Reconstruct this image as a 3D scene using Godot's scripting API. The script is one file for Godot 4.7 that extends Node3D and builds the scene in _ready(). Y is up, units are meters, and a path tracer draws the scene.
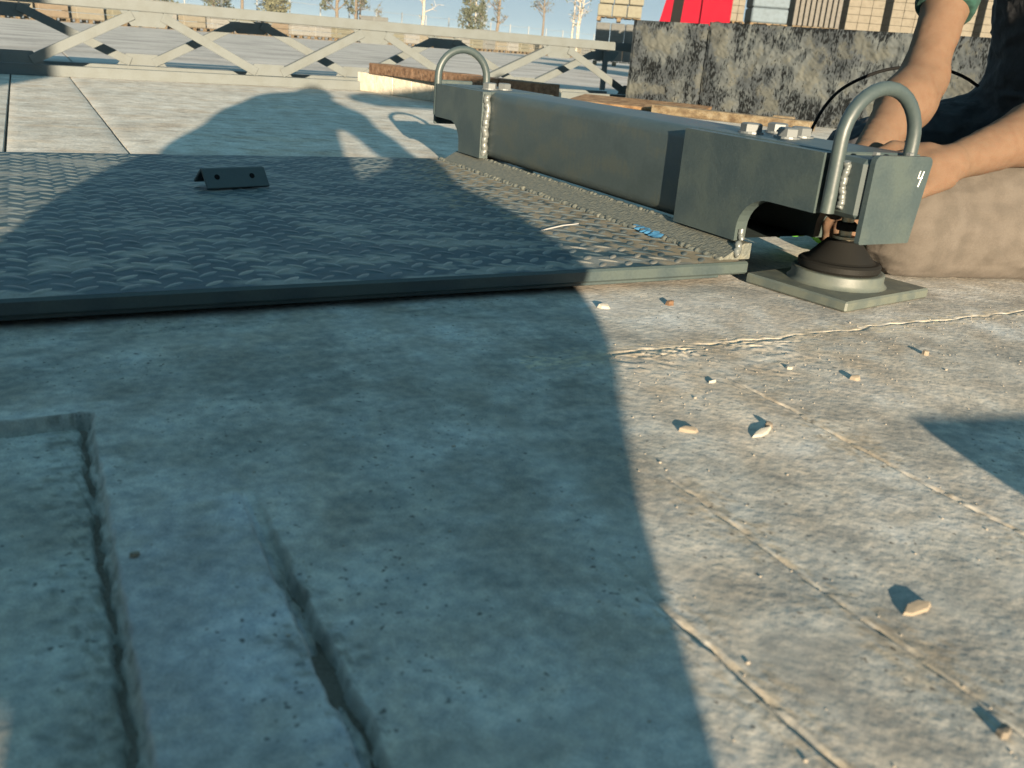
extends Node3D

# ---------------------------------------------------------------- materials
var M := {}
var rng := RandomNumberGenerator.new()
const SA := 0.2639   # sun azimuth (sine / cosine), measured from the far beam shadow
const CA := 0.9646
const TE := 0.1727   # tangent of the sun's elevation

func lin(r: float, g: float, b: float) -> Color:
	return Color(r, g, b).linear_to_srgb()

func noise(sd: int, freq: float, oct := 4, kind := FastNoiseLite.TYPE_SIMPLEX_SMOOTH) -> FastNoiseLite:
	var n := FastNoiseLite.new()
	n.seed = sd; n.frequency = freq; n.noise_type = kind
	n.fractal_octaves = oct
	n.fractal_type = FastNoiseLite.FRACTAL_FBM
	return n

# seamless colour texture made of stops over two noise layers
func tex(sd: int, size: int, freq: float, stops: Array, grain := 0.15, oct := 5) -> ImageTexture:
	var a := noise(sd, freq, oct).get_seamless_image(size, size)
	var b := noise(sd + 7, 0.25, 2).get_seamless_image(size, size)
	var img := Image.create(size, size, true, Image.FORMAT_RGB8)
	var g := Gradient.new()
	g.offsets = PackedFloat32Array(); g.colors = PackedColorArray()
	var offs := PackedFloat32Array(); var cols := PackedColorArray()
	for s in stops:
		offs.append(s[0]); cols.append(s[1])
	g.offsets = offs; g.colors = cols
	for y in size:
		for x in size:
			var v: float = a.get_pixel(x, y).r
			var w: float = b.get_pixel(x, y).r - 0.5
			var c := g.sample(clampf(v + w * 0.12, 0.0, 1.0))
			var k := 1.0 + w * grain * 2.0
			img.set_pixel(x, y, Color(clampf(c.r * k, 0, 1), clampf(c.g * k, 0, 1), clampf(c.b * k, 0, 1)))
	img.generate_mipmaps()
	return ImageTexture.create_from_image(img)

func ntex(sd: int, size: int, freq: float, strength := 4.0, oct := 5) -> ImageTexture:
	var a := noise(sd, freq, oct).get_seamless_image(size, size)
	a.convert(Image.FORMAT_RGBA8)
	a.bump_map_to_normal_map(strength)
	a.generate_mipmaps()
	return ImageTexture.create_from_image(a)

func mat(called: String, col: Color, rough := 0.8, metal := 0.0) -> StandardMaterial3D:
	var m := StandardMaterial3D.new()
	m.albedo_color = col; m.roughness = rough; m.metallic = metal
	m.resource_name = called
	M[called] = m
	return m

func tri(m: StandardMaterial3D, metres: float, t: Texture2D = null, n: Texture2D = null, ns := 0.5) -> StandardMaterial3D:
	m.uv1_triplanar = true; m.uv1_world_triplanar = true
	m.uv1_scale = Vector3.ONE / metres
	if t: m.albedo_texture = t
	if n:
		m.normal_enabled = true; m.normal_texture = n; m.normal_scale = ns
	return m

func make_materials() -> void:
	var speck := tex(3, 512, 0.02, [[0.0, Color(.80, .79, .77)], [0.35, Color(.92, .915, .90)], [0.6, Color(.97, .965, .955)], [1.0, Color(1, 1, 1)]], 0.13)
	var rough_n := ntex(11, 512, 0.03, 5.0)
	var fine_n := ntex(12, 512, 0.08, 3.0)
	# cement skin: cloudy tone, fine sand grain, pores and a few pale grains
	var cs := 1024
	var c1 := noise(301, 0.006, 5).get_seamless_image(cs, cs)
	var c2 := noise(302, 0.045, 4).get_seamless_image(cs, cs)
	var c3 := noise(303, 0.30, 2).get_seamless_image(cs, cs)
	var c4 := noise(304, 0.075, 2).get_seamless_image(cs, cs)
	var ci := Image.create(cs, cs, true, Image.FORMAT_RGB8)
	for y in cs:
		for x in cs:
			var v1: float = c1.get_pixel(x, y).r - .5
			var v2: float = c2.get_pixel(x, y).r - .5
			var v3: float = c3.get_pixel(x, y).r - .5
			var v4: float = c4.get_pixel(x, y).r
			var v := .845 + .22 * v1 + .20 * v2 + .20 * v3
			var w := v2 * .035 - v1 * .03
			var pore := smoothstep(.80, .87, v4 + v3 * .10)
			var pale := smoothstep(.15, .10, v4 + v3 * .10)
			v = lerpf(v, .42, pore * .85 * smoothstep(-.06, .10, v1)); v = lerpf(v, 1.0, pale * .6)
			ci.set_pixel(x, y, Color(clampf(v + w, 0, 1), clampf(v, 0, 1), clampf(v - w, 0, 1)))
	ci.generate_mipmaps()
	var cement := ImageTexture.create_from_image(ci)
	var m := mat("concrete", Color.WHITE, 0.95)
	m.vertex_color_use_as_albedo = true
	tri(m, 0.62, cement, ntex(13, 1024, 0.06, 3.0, 5), 0.28)
	m = mat("dirt", lin(.16, .14, .115), 1.0)
	tri(m, 0.5, speck, rough_n, 0.7)
	m = mat("yard", lin(.40, .385, .36), 0.95)
	tri(m, 9.0, tex(21, 512, 0.012, [[0.2, Color(.80, .80, .80)], [0.5, Color(.93, .925, .92)], [0.8, Color(1, 1, 1)]], 0.08), null)
	# painted grey-green steel, dusty
	var steel_t := tex(31, 512, 0.012, [[0.25, Color(.84, .87, .88)], [0.5, Color(.92, .93, .92)], [0.72, Color(1, .99, .95)]], 0.05)
	m = mat("steel", lin(.045, .062, .064), 0.45)
	tri(m, 0.6, steel_t, fine_n, 0.06)
	m.metallic_specular = 0.5
	m = mat("steel_tube", lin(.054, .068, .068), 0.42)
	# dried mud runs wiped over the paint, a few scratches
	var ti := Image.create(1024, 256, true, Image.FORMAT_RGB8)
	var t1 := noise(341, 0.010, 4); var t2 := noise(342, 0.05, 4); var t3 := noise(343, 0.02, 3)
	for y in 256:
		for x in 1024:
			var run := t2.get_noise_2d(x * 1.6, y * .10)
			var pat := t1.get_noise_2d(x * .55 + 300.0, y * .7)
			var k := smoothstep(.02, .40, pat + run * .45 + .16 * exp(-pow((x - 560.0) / 150.0, 2.0)))
			var c := Color(.84, .88, .89).lerp(Color(1, .95, .86), k * .55)
			c = c.lerp(Color(.74, .79, .80), smoothstep(.10, .5, -pat + run * .3) * .5)
			c = c * (1.0 + t3.get_noise_2d(x * 4.0, y * 4.0) * .05)
			ti.set_pixel(x, y, Color(clampf(c.r, 0, 1), clampf(c.g, 0, 1), clampf(c.b, 0, 1)))
	var rs := RandomNumberGenerator.new(); rs.seed = 88
	for i in 26:
		var px := rs.randf_range(60, 960); var py := rs.randf_range(20, 235)
		var an := rs.randf_range(-.9, .9); var ln := rs.randf_range(8, 46)
		for t in int(ln):
			var qx := int(px + cos(an) * t); var qy := int(py - sin(an) * t * .6)
			if qx > 0 and qx < 1023 and qy > 0 and qy < 255:
				ti.set_pixel(qx, qy, ti.get_pixel(qx, qy).lerp(Color(1, 1, .97), .75 * (1.0 - t / ln)))
	ti.generate_mipmaps()
	m.albedo_texture = ImageTexture.create_from_image(ti)
	m = mat("deck", Color.WHITE, 0.55); m.metallic_specular = 0.35
	m.vertex_color_use_as_albedo = true
	tri(m, 0.3, speck, fine_n, 0.12)
	for e in [["bump", .105, .125, .128], ["bump_dusty", .20, .195, .17], ["bump_dark", .05, .072, .082]]:
		m = mat(e[0], lin(e[1], e[2], e[3]), 0.42)
		tri(m, 0.3, speck, null)
	m = mat("bump_spare", lin(.115, .132, .132), 0.42)
	tri(m, 0.3, speck, null)
	m = mat("weld", lin(.10, .112, .108), 0.36); m.metallic = 0.1
	m = mat("bolt", lin(.10, .112, .115), 0.5, 0.2)
	m = mat("black", lin(.010, .010, .010), 0.85); m.metallic_specular = 0.15
	m = mat("rubber", lin(.010, .010, .009), 0.6); m.metallic_specular = 0.25
	m = mat("brass", lin(.30, .26, .18), 0.38, 0.8)
	m = mat("chalk", lin(.8, .8, .78), 0.9)
	m = mat("ledge", lin(.115, .120, .105), 0.6)
	tri(m, 0.10, steel_t, rough_n, 1.0)
	m = mat("base_steel", lin(.085, .098, .088), 0.5)
	tri(m, 0.25, steel_t, rough_n, 0.10)
	# cream painted lattice
	m = mat("truss", lin(.100, .114, .114), 0.7)
	tri(m, 1.1, tex(41, 512, 0.02, [[0.2, Color(.95, .945, .93)], [0.55, Color(.98, .98, .975)], [0.9, Color(1, 1, 1)]], 0.04), null)
	# weathered concrete block wall: pale cement with black lichen in clusters and runs
	var wx := 1024; var wy := 256
	var na := noise(51, 0.010, 4); var nb := noise(52, 0.006, 3); var nc := noise(53, 0.17, 4); var nd := noise(54, 0.03, 3)
	var wi := Image.create(wx, wy, true, Image.FORMAT_RGB8)
	for y in wy:
		for x in wx:
			var a: float = na.get_noise_2d(x, y * 1.1)
			var b: float = nb.get_noise_2d(x, y)
			var c: float = nc.get_noise_2d(x * 1.15, y * .38)
			var d: float = nd.get_noise_2d(x * 1.6, y * .35)
			var base := Color(.52, .53, .53).lerp(Color(.67, .67, .64), smoothstep(-.25, .3, b))
			base = base.lerp(Color(.52, .535, .53), smoothstep(.0, .40, a + d * .6) * .85)
			base = base.lerp(Color(.74, .70, .60), smoothstep(.10, .4, -a + c * .3) * .5)
			var rim := smoothstep(46.0, 0.0, float(y)) * .22 + smoothstep(150.0, 250.0, float(y)) * .20
			var k := smoothstep(.12, .42, c * .70 + a * .55 - b * .25 + rim + d * .40)
			base = base.lerp(Color(.15, .155, .155), k * .84)
			wi.set_pixel(x, y, base)
	wi.generate_mipmaps()
	m = mat("wall_face", lin(.168, .190, .212), 0.95); m.metallic_specular = .2
	m.albedo_texture = ImageTexture.create_from_image(wi)
	m = mat("wall", lin(.15, .155, .155), 0.95)
	tri(m, 0.62, speck, rough_n, 0.5)
	m = mat("pale_concrete", lin(.50, .46, .38), 0.95)
	tri(m, 0.8, speck, rough_n, 0.6)
	m = mat("chip_pale", lin(.30, .285, .245), 0.95)
	m = mat("chip_tan", lin(.20, .168, .125), 0.95)
	m = mat("grit", lin(.30, .265, .215), 0.95)
	# wood
	var wood_t := tex(61, 256, 0.03, [[0.2, Color(.62, .55, .48)], [0.5, Color(.88, .84, .78)], [0.8, Color(1, 1, 1)]], 0.2)
	m = mat("brown_wood", lin(.155, .100, .064), 0.95); tri(m, 0.35, wood_t, rough_n, 1.0)
	m = mat("plank", lin(.19, .16, .108), 0.9); tri(m, 0.5, wood_t, rough_n, 0.4)
	m = mat("plywood", lin(.22, .145, .078), 0.9); tri(m, 0.6, wood_t, null)
	m = mat("pallet_wood", lin(.17, .135, .085), 0.95); tri(m, 0.7, wood_t, null)
	for e in [["load_cream", .17, .155, .12], ["load_white", .19, .19, .18], ["load_tan", .15, .118, .082], ["load_yellow", .14, .135, .098], ["load_grey", .13, .135, .13], ["block_grey", .085, .09, .088], ["block_pale", .15, .145, .11], ["slab_grey", .105, .10, .09], ["slab_dark", .07, .07, .065], ["block_beige", .135, .122, .095], ["wrap_blue", .10, .135, .165]]:
		m = mat(e[0], lin(e[1], e[2], e[3]), 0.85)
		tri(m, 1.3, speck, null)
	m = mat("red", lin(.20, .006, .016), 0.8); m.metallic_specular = 0.15
	m = mat("bark", lin(.17, .15, .125), 0.95); tri(m, 0.6, wood_t, null)
	m = mat("birch", lin(.46, .44, .40), 0.9); tri(m, 0.9, wood_t, null)
	m = mat("leaf_dark", lin(.055, .062, .035), 0.9); m.cull_mode = BaseMaterial3D.CULL_DISABLED
	m = mat("leaf_olive", lin(.10, .10, .055), 0.9); m.cull_mode = BaseMaterial3D.CULL_DISABLED
	m = mat("fence", lin(.22, .23, .23), 0.7)
	# people
	var skin_t := tex(71, 256, 0.03, [[0.2, Color(.95, .925, .91)], [0.5, Color(.98, .97, .965)], [0.8, Color(1, 1, 1)]], 0.04)
	m = mat("skin", lin(.124, .080, .053), 0.85); m.metallic_specular = 0.25; tri(m, 0.16, skin_t, fine_n, 0.12)
	m.subsurf_scatter_enabled = true; m.subsurf_scatter_strength = 0.08
	var cloth_n := ntex(73, 512, 0.03, 5.0)
	m = mat("tshirt", lin(.010, .050, .038), 0.95); tri(m, 0.2, speck, cloth_n, 0.5)
	m = mat("overalls", lin(.020, .022, .027), 0.9); tri(m, 0.2, speck, cloth_n, 0.6)
	m = mat("trousers", lin(.085, .074, .062), 0.95)
	tri(m, 0.4, tex(75, 512, 0.014, [[0.25, Color(.84, .84, .83)], [0.5, Color(.93, .925, .92)], [0.75, Color(1, 1, 1)]], 0.06), cloth_n, 0.35)
	m = mat("jacket", lin(.05, .055, .07), 0.9)
	m = mat("hair", lin(.02, .016, .012), 0.7)
	m = mat("green", lin(.10, .36, .03), 0.6)
	m = mat("blue_plastic", lin(.045, .15, .27), 0.3)
	m = mat("white_plastic", lin(.30, .30, .29), 0.7)
	m = mat("added_tarp", lin(.2, .22, .24), 0.8)
	m = mat("added_toolbox", lin(.35, .05, .04), 0.5)

# ---------------------------------------------------------------- mesh helpers
func st() -> SurfaceTool:
	var s := SurfaceTool.new()
	s.begin(Mesh.PRIMITIVE_TRIANGLES)
	return s

func tri3(s: SurfaceTool, a: Vector3, b: Vector3, c: Vector3, out: Vector3) -> void:
	# clockwise front faces as seen from the side "out" points to
	if (b - a).cross(c - a).dot(out) > 0.0:
		s.add_vertex(a); s.add_vertex(c); s.add_vertex(b)
	else:
		s.add_vertex(a); s.add_vertex(b); s.add_vertex(c)

func quad(s: SurfaceTool, a: Vector3, b: Vector3, c: Vector3, d: Vector3, out: Vector3) -> void:
	tri3(s, a, b, c, out); tri3(s, a, c, d, out)

# box with chamfered edges
func bx(s: SurfaceTool, c: Vector3, size: Vector3, bev := 0.004, bs := Basis.IDENTITY) -> void:
	s.set_smooth_group(-1)
	var h := size * 0.5
	var e := minf(bev, minf(h.x, minf(h.y, h.z)) * 0.49)
	var P := func(sx: float, sy: float, sz: float, ax: int) -> Vector3:
		var v := Vector3(sx * (h.x - (0.0 if ax == 0 else e)), sy * (h.y - (0.0 if ax == 1 else e)), sz * (h.z - (0.0 if ax == 2 else e)))
		return c + bs * v
	for ax in 3:
		var u := (ax + 1) % 3
		var w := (ax + 2) % 3
		for sg in [-1.0, 1.0]:
			var o := Vector3.ZERO; o[ax] = sg
			var q := []
			for k in [[-1.0, -1.0], [1.0, -1.0], [1.0, 1.0], [-1.0, 1.0]]:
				var sgn := Vector3.ZERO; sgn[ax] = sg; sgn[u] = k[0]; sgn[w] = k[1]
				q.append(P.call(sgn.x, sgn.y, sgn.z, ax))
			quad(s, q[0], q[1], q[2], q[3], bs * o)
			# edges between ax and u
			for s2 in [-1.0, 1.0]:
				var sg1 := Vector3.ZERO; sg1[ax] = sg; sg1[u] = s2; sg1[w] = -1.0
				var sg2 := sg1; sg2[w] = 1.0
				var o2 := Vector3.ZERO; o2[ax] = sg; o2[u] = s2
				quad(s, P.call(sg1.x, sg1.y, sg1.z, ax), P.call(sg2.x, sg2.y, sg2.z, ax), P.call(sg2.x, sg2.y, sg2.z, u), P.call(sg1.x, sg1.y, sg1.z, u), bs * o2)
	for sx in [-1.0, 1.0]:
		for sy in [-1.0, 1.0]:
			for sz in [-1.0, 1.0]:
				tri3(s, P.call(sx, sy, sz, 0), P.call(sx, sy, sz, 1), P.call(sx, sy, sz, 2), bs * Vector3(sx, sy, sz))

# tube along points with radii
func tube(s: SurfaceTool, pts: Array, rad: Array, seg := 10, caps := true) -> void:
	s.set_smooth_group(0)
	var n := pts.size()
	var rings := []
	var up := Vector3(0.13, 0.31, 0.94).normalized()
	for i in n:
		var t: Vector3 = (pts[mini(i + 1, n - 1)] - pts[maxi(i - 1, 0)]).normalized()
		var a := (up - t * up.dot(t)).normalized()
		up = a
		var b := t.cross(a)
		var ring := []
		for k in seg:
			var an := TAU * k / seg
			ring.append(pts[i] + (a * cos(an) + b * sin(an)) * float(rad[i]))
		rings.append(ring)
	for i in n - 1:
		for k in seg:
			var k2 := (k + 1) % seg
			var mid: Vector3 = (rings[i][k] + rings[i + 1][k2]) * 0.5 - (pts[i] + pts[i + 1]) * 0.5
			quad(s, rings[i][k], rings[i][k2], rings[i + 1][k2], rings[i + 1][k], mid)
	if caps:
		s.set_smooth_group(-1)
		for e in [0, n - 1]:
			var t: Vector3 = (pts[1] - pts[0]) if e == 0 else (pts[n - 1] - pts[n - 2])
			if e == 0: t = -t
			for k in seg:
				tri3(s, pts[e], rings[e][k], rings[e][(k + 1) % seg], t)

# lathe round +y, prof = [[r, y] ...]
func lathe(s: SurfaceTool, c: Vector3, prof: Array, seg := 28, smooth := false) -> void:
	s.set_smooth_group(0 if smooth else -1)
	for i in prof.size() - 1:
		for k in seg:
			var a0 := TAU * k / seg
			var a1 := TAU * (k + 1) / seg
			var r0: float = prof[i][0]; var y0: float = prof[i][1]
			var r1: float = prof[i + 1][0]; var y1: float = prof[i + 1][1]
			var p := [c + Vector3(cos(a0) * r0, y0, sin(a0) * r0), c + Vector3(cos(a1) * r0, y0, sin(a1) * r0), c + Vector3(cos(a1) * r1, y1, sin(a1) * r1), c + Vector3(cos(a0) * r1, y1, sin(a0) * r1)]
			var am := (a0 + a1) * 0.5
			var o := Vector3(cos(am) * (y1 - y0), -(r1 - r0), sin(am) * (y1 - y0))
			if r0 < 1e-5: tri3(s, p[0], p[2], p[3], o)
			elif r1 < 1e-5: tri3(s, p[0], p[1], p[2], o)
			else: quad(s, p[0], p[1], p[2], p[3], o)

# polygon (2D points) extruded; plane origin o, axes u, v, thickness along w (u x v sense free)
func prism(s: SurfaceTool, poly: PackedVector2Array, o: Vector3, u: Vector3, v: Vector3, w: Vector3) -> void:
	s.set_smooth_group(-1)
	var idx := Geometry2D.triangulate_polygon(poly)
	var P := func(p: Vector2, k: float) -> Vector3: return o + u * p.x + v * p.y + w * k
	for i in range(0, idx.size(), 3):
		tri3(s, P.call(poly[idx[i]], 0.0), P.call(poly[idx[i + 1]], 0.0), P.call(poly[idx[i + 2]], 0.0), -w)
		tri3(s, P.call(poly[idx[i]], 1.0), P.call(poly[idx[i + 1]], 1.0), P.call(poly[idx[i + 2]], 1.0), w)
	var cw := Geometry2D.is_polygon_clockwise(poly)
	for i in poly.size():
		var a := poly[i]; var b := poly[(i + 1) % poly.size()]
		var d := b - a
		var nn := Vector2(d.y, -d.x) if not cw else Vector2(-d.y, d.x)
		quad(s, P.call(a, 0.0), P.call(b, 0.0), P.call(b, 1.0), P.call(a, 1.0), u * nn.x + v * nn.y)

func commit(s: SurfaceTool) -> ArrayMesh:
	s.generate_normals()
	return s.commit()

func part(parent: Node, called: String, mesh: Mesh, m: Material, label := "") -> MeshInstance3D:
	var o := MeshInstance3D.new()
	o.name = called; o.mesh = mesh; o.material_override = m
	o.cast_shadow = GeometryInstance3D.SHADOW_CASTING_SETTING_ON
	parent.add_child(o, true)
	if label: o.set_meta("label", label)
	return o

func ps(parent: Node, called: String, s: SurfaceTool, m: String, label := "") -> MeshInstance3D:
	return part(parent, called, commit(s), M[m], label)

var used := {}
func numbered(n: String) -> String:
	if not used.has(n):
		used[n] = 0
		return n
	used[n] += 1
	return "%s_%03d" % [n, used[n]]

func tag(o: Node, label: String, category: String, group := "") -> void:
	o.set_meta("label", label); o.set_meta("category", category)
	if group: o.set_meta("group", group)

func thing(called: String, label: String, category: String, at := Vector3.ZERO, group := "", turn := 0.0) -> Node3D:
	var o := Node3D.new()
	o.name = numbered(called)
	add_child(o)
	o.position = at; o.rotation.y = turn
	tag(o, label, category, group)
	return o

func single(called: String, s: SurfaceTool, m: String, label: String, category: String, at := Vector3.ZERO, group := "") -> MeshInstance3D:
	var o := MeshInstance3D.new()
	o.name = numbered(called); o.mesh = commit(s); o.material_override = M[m]
	add_child(o); o.position = at
	tag(o, label, category, group)
	return o

func structure(called: String, mesh: Mesh, m: Material) -> MeshInstance3D:
	var o := MeshInstance3D.new()
	o.name = called; o.mesh = mesh; o.material_override = m
	add_child(o); o.set_meta("kind", "structure")
	return o

# ---------------------------------------------------------------- smooth figures
# bones: [a, ra, b, rb]; smooth union of tapered capsules, meshed as surface nets
func sdf(bones: Array, cell: float, k: float, wob := 0.0, wfreq := 20.0, cuts: Array = [], stretch := Vector3.ONE) -> ArrayMesh:
	var lo := Vector3.ONE * 1e9
	var hi := -lo
	for b in bones:
		for e in [[b[0], b[1]], [b[2], b[3]]]:
			lo = lo.min(e[0] - Vector3.ONE * (e[1] + k * 0.5 + cell * 3.0))
			hi = hi.max(e[0] + Vector3.ONE * (e[1] + k * 0.5 + cell * 3.0))
	var nx := int((hi.x - lo.x) / cell) + 2
	var ny := int((hi.y - lo.y) / cell) + 2
	var nz := int((hi.z - lo.z) / cell) + 2
	var F := PackedFloat32Array(); F.resize(nx * ny * nz); F.fill(1.0)
	var nf := noise(5, wfreq, 3)
	for b in bones:
		var a: Vector3 = b[0]; var ra: float = b[1]; var e: Vector3 = b[2]; var rb: float = b[3]
		var mg := maxf(ra, rb) + k + cell * 2.0
		var l2 := a.min(e) - Vector3.ONE * mg
		var h2 := a.max(e) + Vector3.ONE * mg
		var i0 := maxi(0, int((l2.x - lo.x) / cell)); var i1 := mini(nx - 1, int((h2.x - lo.x) / cell) + 1)
		var j0 := maxi(0, int((l2.y - lo.y) / cell)); var j1 := mini(ny - 1, int((h2.y - lo.y) / cell) + 1)
		var k0 := maxi(0, int((l2.z - lo.z) / cell)); var k1 := mini(nz - 1, int((h2.z - lo.z) / cell) + 1)
		var d := e - a
		var dd := maxf(d.length_squared(), 1e-9)
		for kz in range(k0, k1 + 1):
			for jy in range(j0, j1 + 1):
				var row := (kz * ny + jy) * nx
				for ix in range(i0, i1 + 1):
					var p := lo + Vector3(ix, jy, kz) * cell
					var t := clampf((p - a).dot(d) / dd, 0.0, 1.0)
					var v := (p - a - d * t).length() - lerpf(ra, rb, t)
					if v > k + 0.03: continue
					var o := F[row + ix]
					var h := maxf(k - absf(o - v), 0.0) / k
					F[row + ix] = minf(o, v) - h * h * k * 0.25
	if wob > 0.0 or cuts.size() > 0:
		for kz in nz:
			for jy in ny:
				var row := (kz * ny + jy) * nx
				for ix in nx:
					var f := F[row + ix]
					if f > 0.08: continue
					var p := lo + Vector3(ix, jy, kz) * cell
					if wob > 0.0:
						var nv := nf.get_noise_3dv(p * stretch)
						f += (nv if stretch == Vector3.ONE else absf(nv) * 2.0 - .5) * wob
					for c in cuts:      # [point, normal]: keeps the side behind the plane
						f = maxf(f, (p - c[0]).dot(c[1]))
					F[row + ix] = f
	var vid := PackedInt32Array(); vid.resize(nx * ny * nz); vid.fill(-1)
	var V := PackedVector3Array(); var N := PackedVector3Array(); var I := PackedInt32Array()
	var sy := nx; var sz := nx * ny
	var co := [0, 1, sy, sy + 1, sz, sz + 1, sz + sy, sz + sy + 1]
	var ed := [[0, 1], [2, 3], [4, 5], [6, 7], [0, 2], [1, 3], [4, 6], [5, 7], [0, 4], [1, 5], [2, 6], [3, 7]]
	for kz in nz - 1:
		for jy in ny - 1:
			var row := (kz * ny + jy) * nx
			for ix in nx - 1:
				var q := row + ix
				if F[q] > 0.06: continue
				var neg := 0
				for c in co:
					if F[q + c] < 0.0: neg += 1
				if neg == 0 or neg == 8: continue
				var acc := Vector3.ZERO; var cnt := 0
				for e in ed:
					var fa := F[q + co[e[0]]]; var fb := F[q + co[e[1]]]
					if (fa < 0.0) != (fb < 0.0):
						var t := fa / (fa - fb)
						var pa := Vector3(e[0] & 1, (e[0] >> 1) & 1, e[0] >> 2)
						var pb := Vector3(e[1] & 1, (e[1] >> 1) & 1, e[1] >> 2)
						acc += pa.lerp(pb, t); cnt += 1
				var lp := acc / cnt
				vid[q] = V.size()
				V.append(lo + (Vector3(ix, jy, kz) + lp) * cell)
				var g := Vector3(F[q + 1] + F[q + sy + 1] + F[q + sz + 1] + F[q + sz + sy + 1] - F[q] - F[q + sy] - F[q + sz] - F[q + sz + sy],
					F[q + sy] + F[q + sy + 1] + F[q + sz + sy] + F[q + sz + sy + 1] - F[q] - F[q + 1] - F[q + sz] - F[q + sz + 1],
					F[q + sz] + F[q + sz + 1] + F[q + sz + sy] + F[q + sz + sy + 1] - F[q] - F[q + 1] - F[q + sy] - F[q + sy + 1])
				N.append(g.normalized())
	for kz in range(1, nz - 1):
		for jy in range(1, ny - 1):
			var row := (kz * ny + jy) * nx
			for ix in range(1, nx - 1):
				var q := row + ix
				if F[q] > 0.06: continue
				var s0 := F[q] < 0.0
				for ax in 3:
					var stp: int = [1, sy, sz][ax]
					var s1 := F[q + stp] < 0.0
					if s0 == s1: continue
					var u: int = [sy, sz, 1][ax]
					var w: int = [sz, 1, sy][ax]
					var a := vid[q - u - w]; var b := vid[q - w]; var c := vid[q]; var d := vid[q - u]
					if a < 0 or b < 0 or c < 0 or d < 0: continue
					if s0: I.append_array(PackedInt32Array([a, c, b, a, d, c]))
					else: I.append_array(PackedInt32Array([a, b, c, a, c, d]))
	var arr := []; arr.resize(Mesh.ARRAY_MAX)
	arr[Mesh.ARRAY_VERTEX] = V; arr[Mesh.ARRAY_NORMAL] = N; arr[Mesh.ARRAY_INDEX] = I
	var am := ArrayMesh.new()
	am.add_surface_from_arrays(Mesh.PRIMITIVE_TRIANGLES, arr)
	return am

# bones of a hand: palm + four fingers + thumb, from wrist w, pointing along f, back of the hand along n
func hand_bones(w: Vector3, f: Vector3, n: Vector3, side: float, curl: float, elbow := Vector3.INF) -> Array:
	f = f.normalized(); n = (n - f * n.dot(f)).normalized()
	var r := f.cross(n) * side
	var out := []
	if elbow.is_finite(): out.append([w + (elbow - w).normalized() * .06, .030, w, .0265])
	out.append([w, 0.0265, w + f * 0.03, 0.028])
	for i in 4:
		var x := (i - 1.5) * 0.020
		var kn := w + f * (0.088 - absf(i - 1.2) * 0.005) + r * x
		out.append([w + f * 0.02 + r * x * 0.7, 0.018, kn, 0.0125])
		var L: float = [0.040, 0.046, 0.043, 0.033][i]
		var dir := f
		var p := kn
		var c := curl * (0.9 + 0.12 * i)
		for j in 3:
			dir = (dir.rotated(-f.cross(n).normalized(), c * [0.6, 0.9, 0.7][j])).normalized()
			var q: Vector3 = p + dir * L * [1.0, 0.68, 0.5][j]
			out.append([p, [0.0098, 0.0088, 0.0080][j], q, [0.0088, 0.0080, 0.0066][j]])
			p = q
	var tb := w + f * 0.025 - r * 0.028
	var t1 := tb + (f * 0.6 - r * 0.65 - n * 0.35).normalized() * 0.045
	var t2 := t1 + (f * 0.85 - r * 0.25 - n * 0.45).normalized() * 0.032
	out.append([tb, 0.016, t1, 0.0115]); out.append([t1, 0.0115, t2, 0.0085])
	return out

# head with brow, nose, mouth, chin and ears; c = centre, f = facing, up
func head_bones(c: Vector3, f: Vector3, up: Vector3) -> Array:
	var r := f.cross(up).normalized()
	return [
		[c + up * 0.035 - f * 0.025, 0.088, c + up * 0.03 + f * 0.015, 0.080],
		[c - up * 0.03 + f * 0.02, 0.066, c - up * 0.075 + f * 0.045, 0.040],
		[c + up * 0.012 + f * 0.088 - r * 0.03, 0.012, c + up * 0.012 + f * 0.088 + r * 0.03, 0.012],
		[c + up * 0.008 + f * 0.092, 0.009, c - up * 0.033 + f * 0.110, 0.013],
		[c - up * 0.060 + f * 0.086 - r * 0.018, 0.009, c - up * 0.060 + f * 0.086 + r * 0.018, 0.009],
		[c - up * 0.02 - f * 0.01 - r * 0.082, 0.010, c + up * 0.015 - f * 0.018 - r * 0.088, 0.014],
		[c - up * 0.02 - f * 0.01 + r * 0.082, 0.010, c + up * 0.015 - f * 0.018 + r * 0.088, 0.014]]

func join_meshes(list: Array) -> ArrayMesh:
	var s := SurfaceTool.new()
	s.begin(Mesh.PRIMITIVE_TRIANGLES)
	for m in list: s.append_from(m, 0, Transform3D.IDENTITY)
	return s.commit()

func eyes(parent: Node, c: Vector3, f: Vector3, up: Vector3) -> void:
	var r := f.cross(up).normalized()
	for k in [-1.0, 1.0]:
		var s := st()
		lathe(s, Vector3.ZERO, [[0, -0.012], [0.007, -0.0098], [0.0108, -0.005], [0.012, 0], [0.0108, 0.005], [0.007, 0.0098], [0, 0.012]], 12, true)
		var o := ps(parent, "eye", s, "chalk")
		o.position = c + f * 0.080 + r * 0.031 * k - up * 0.004

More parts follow.
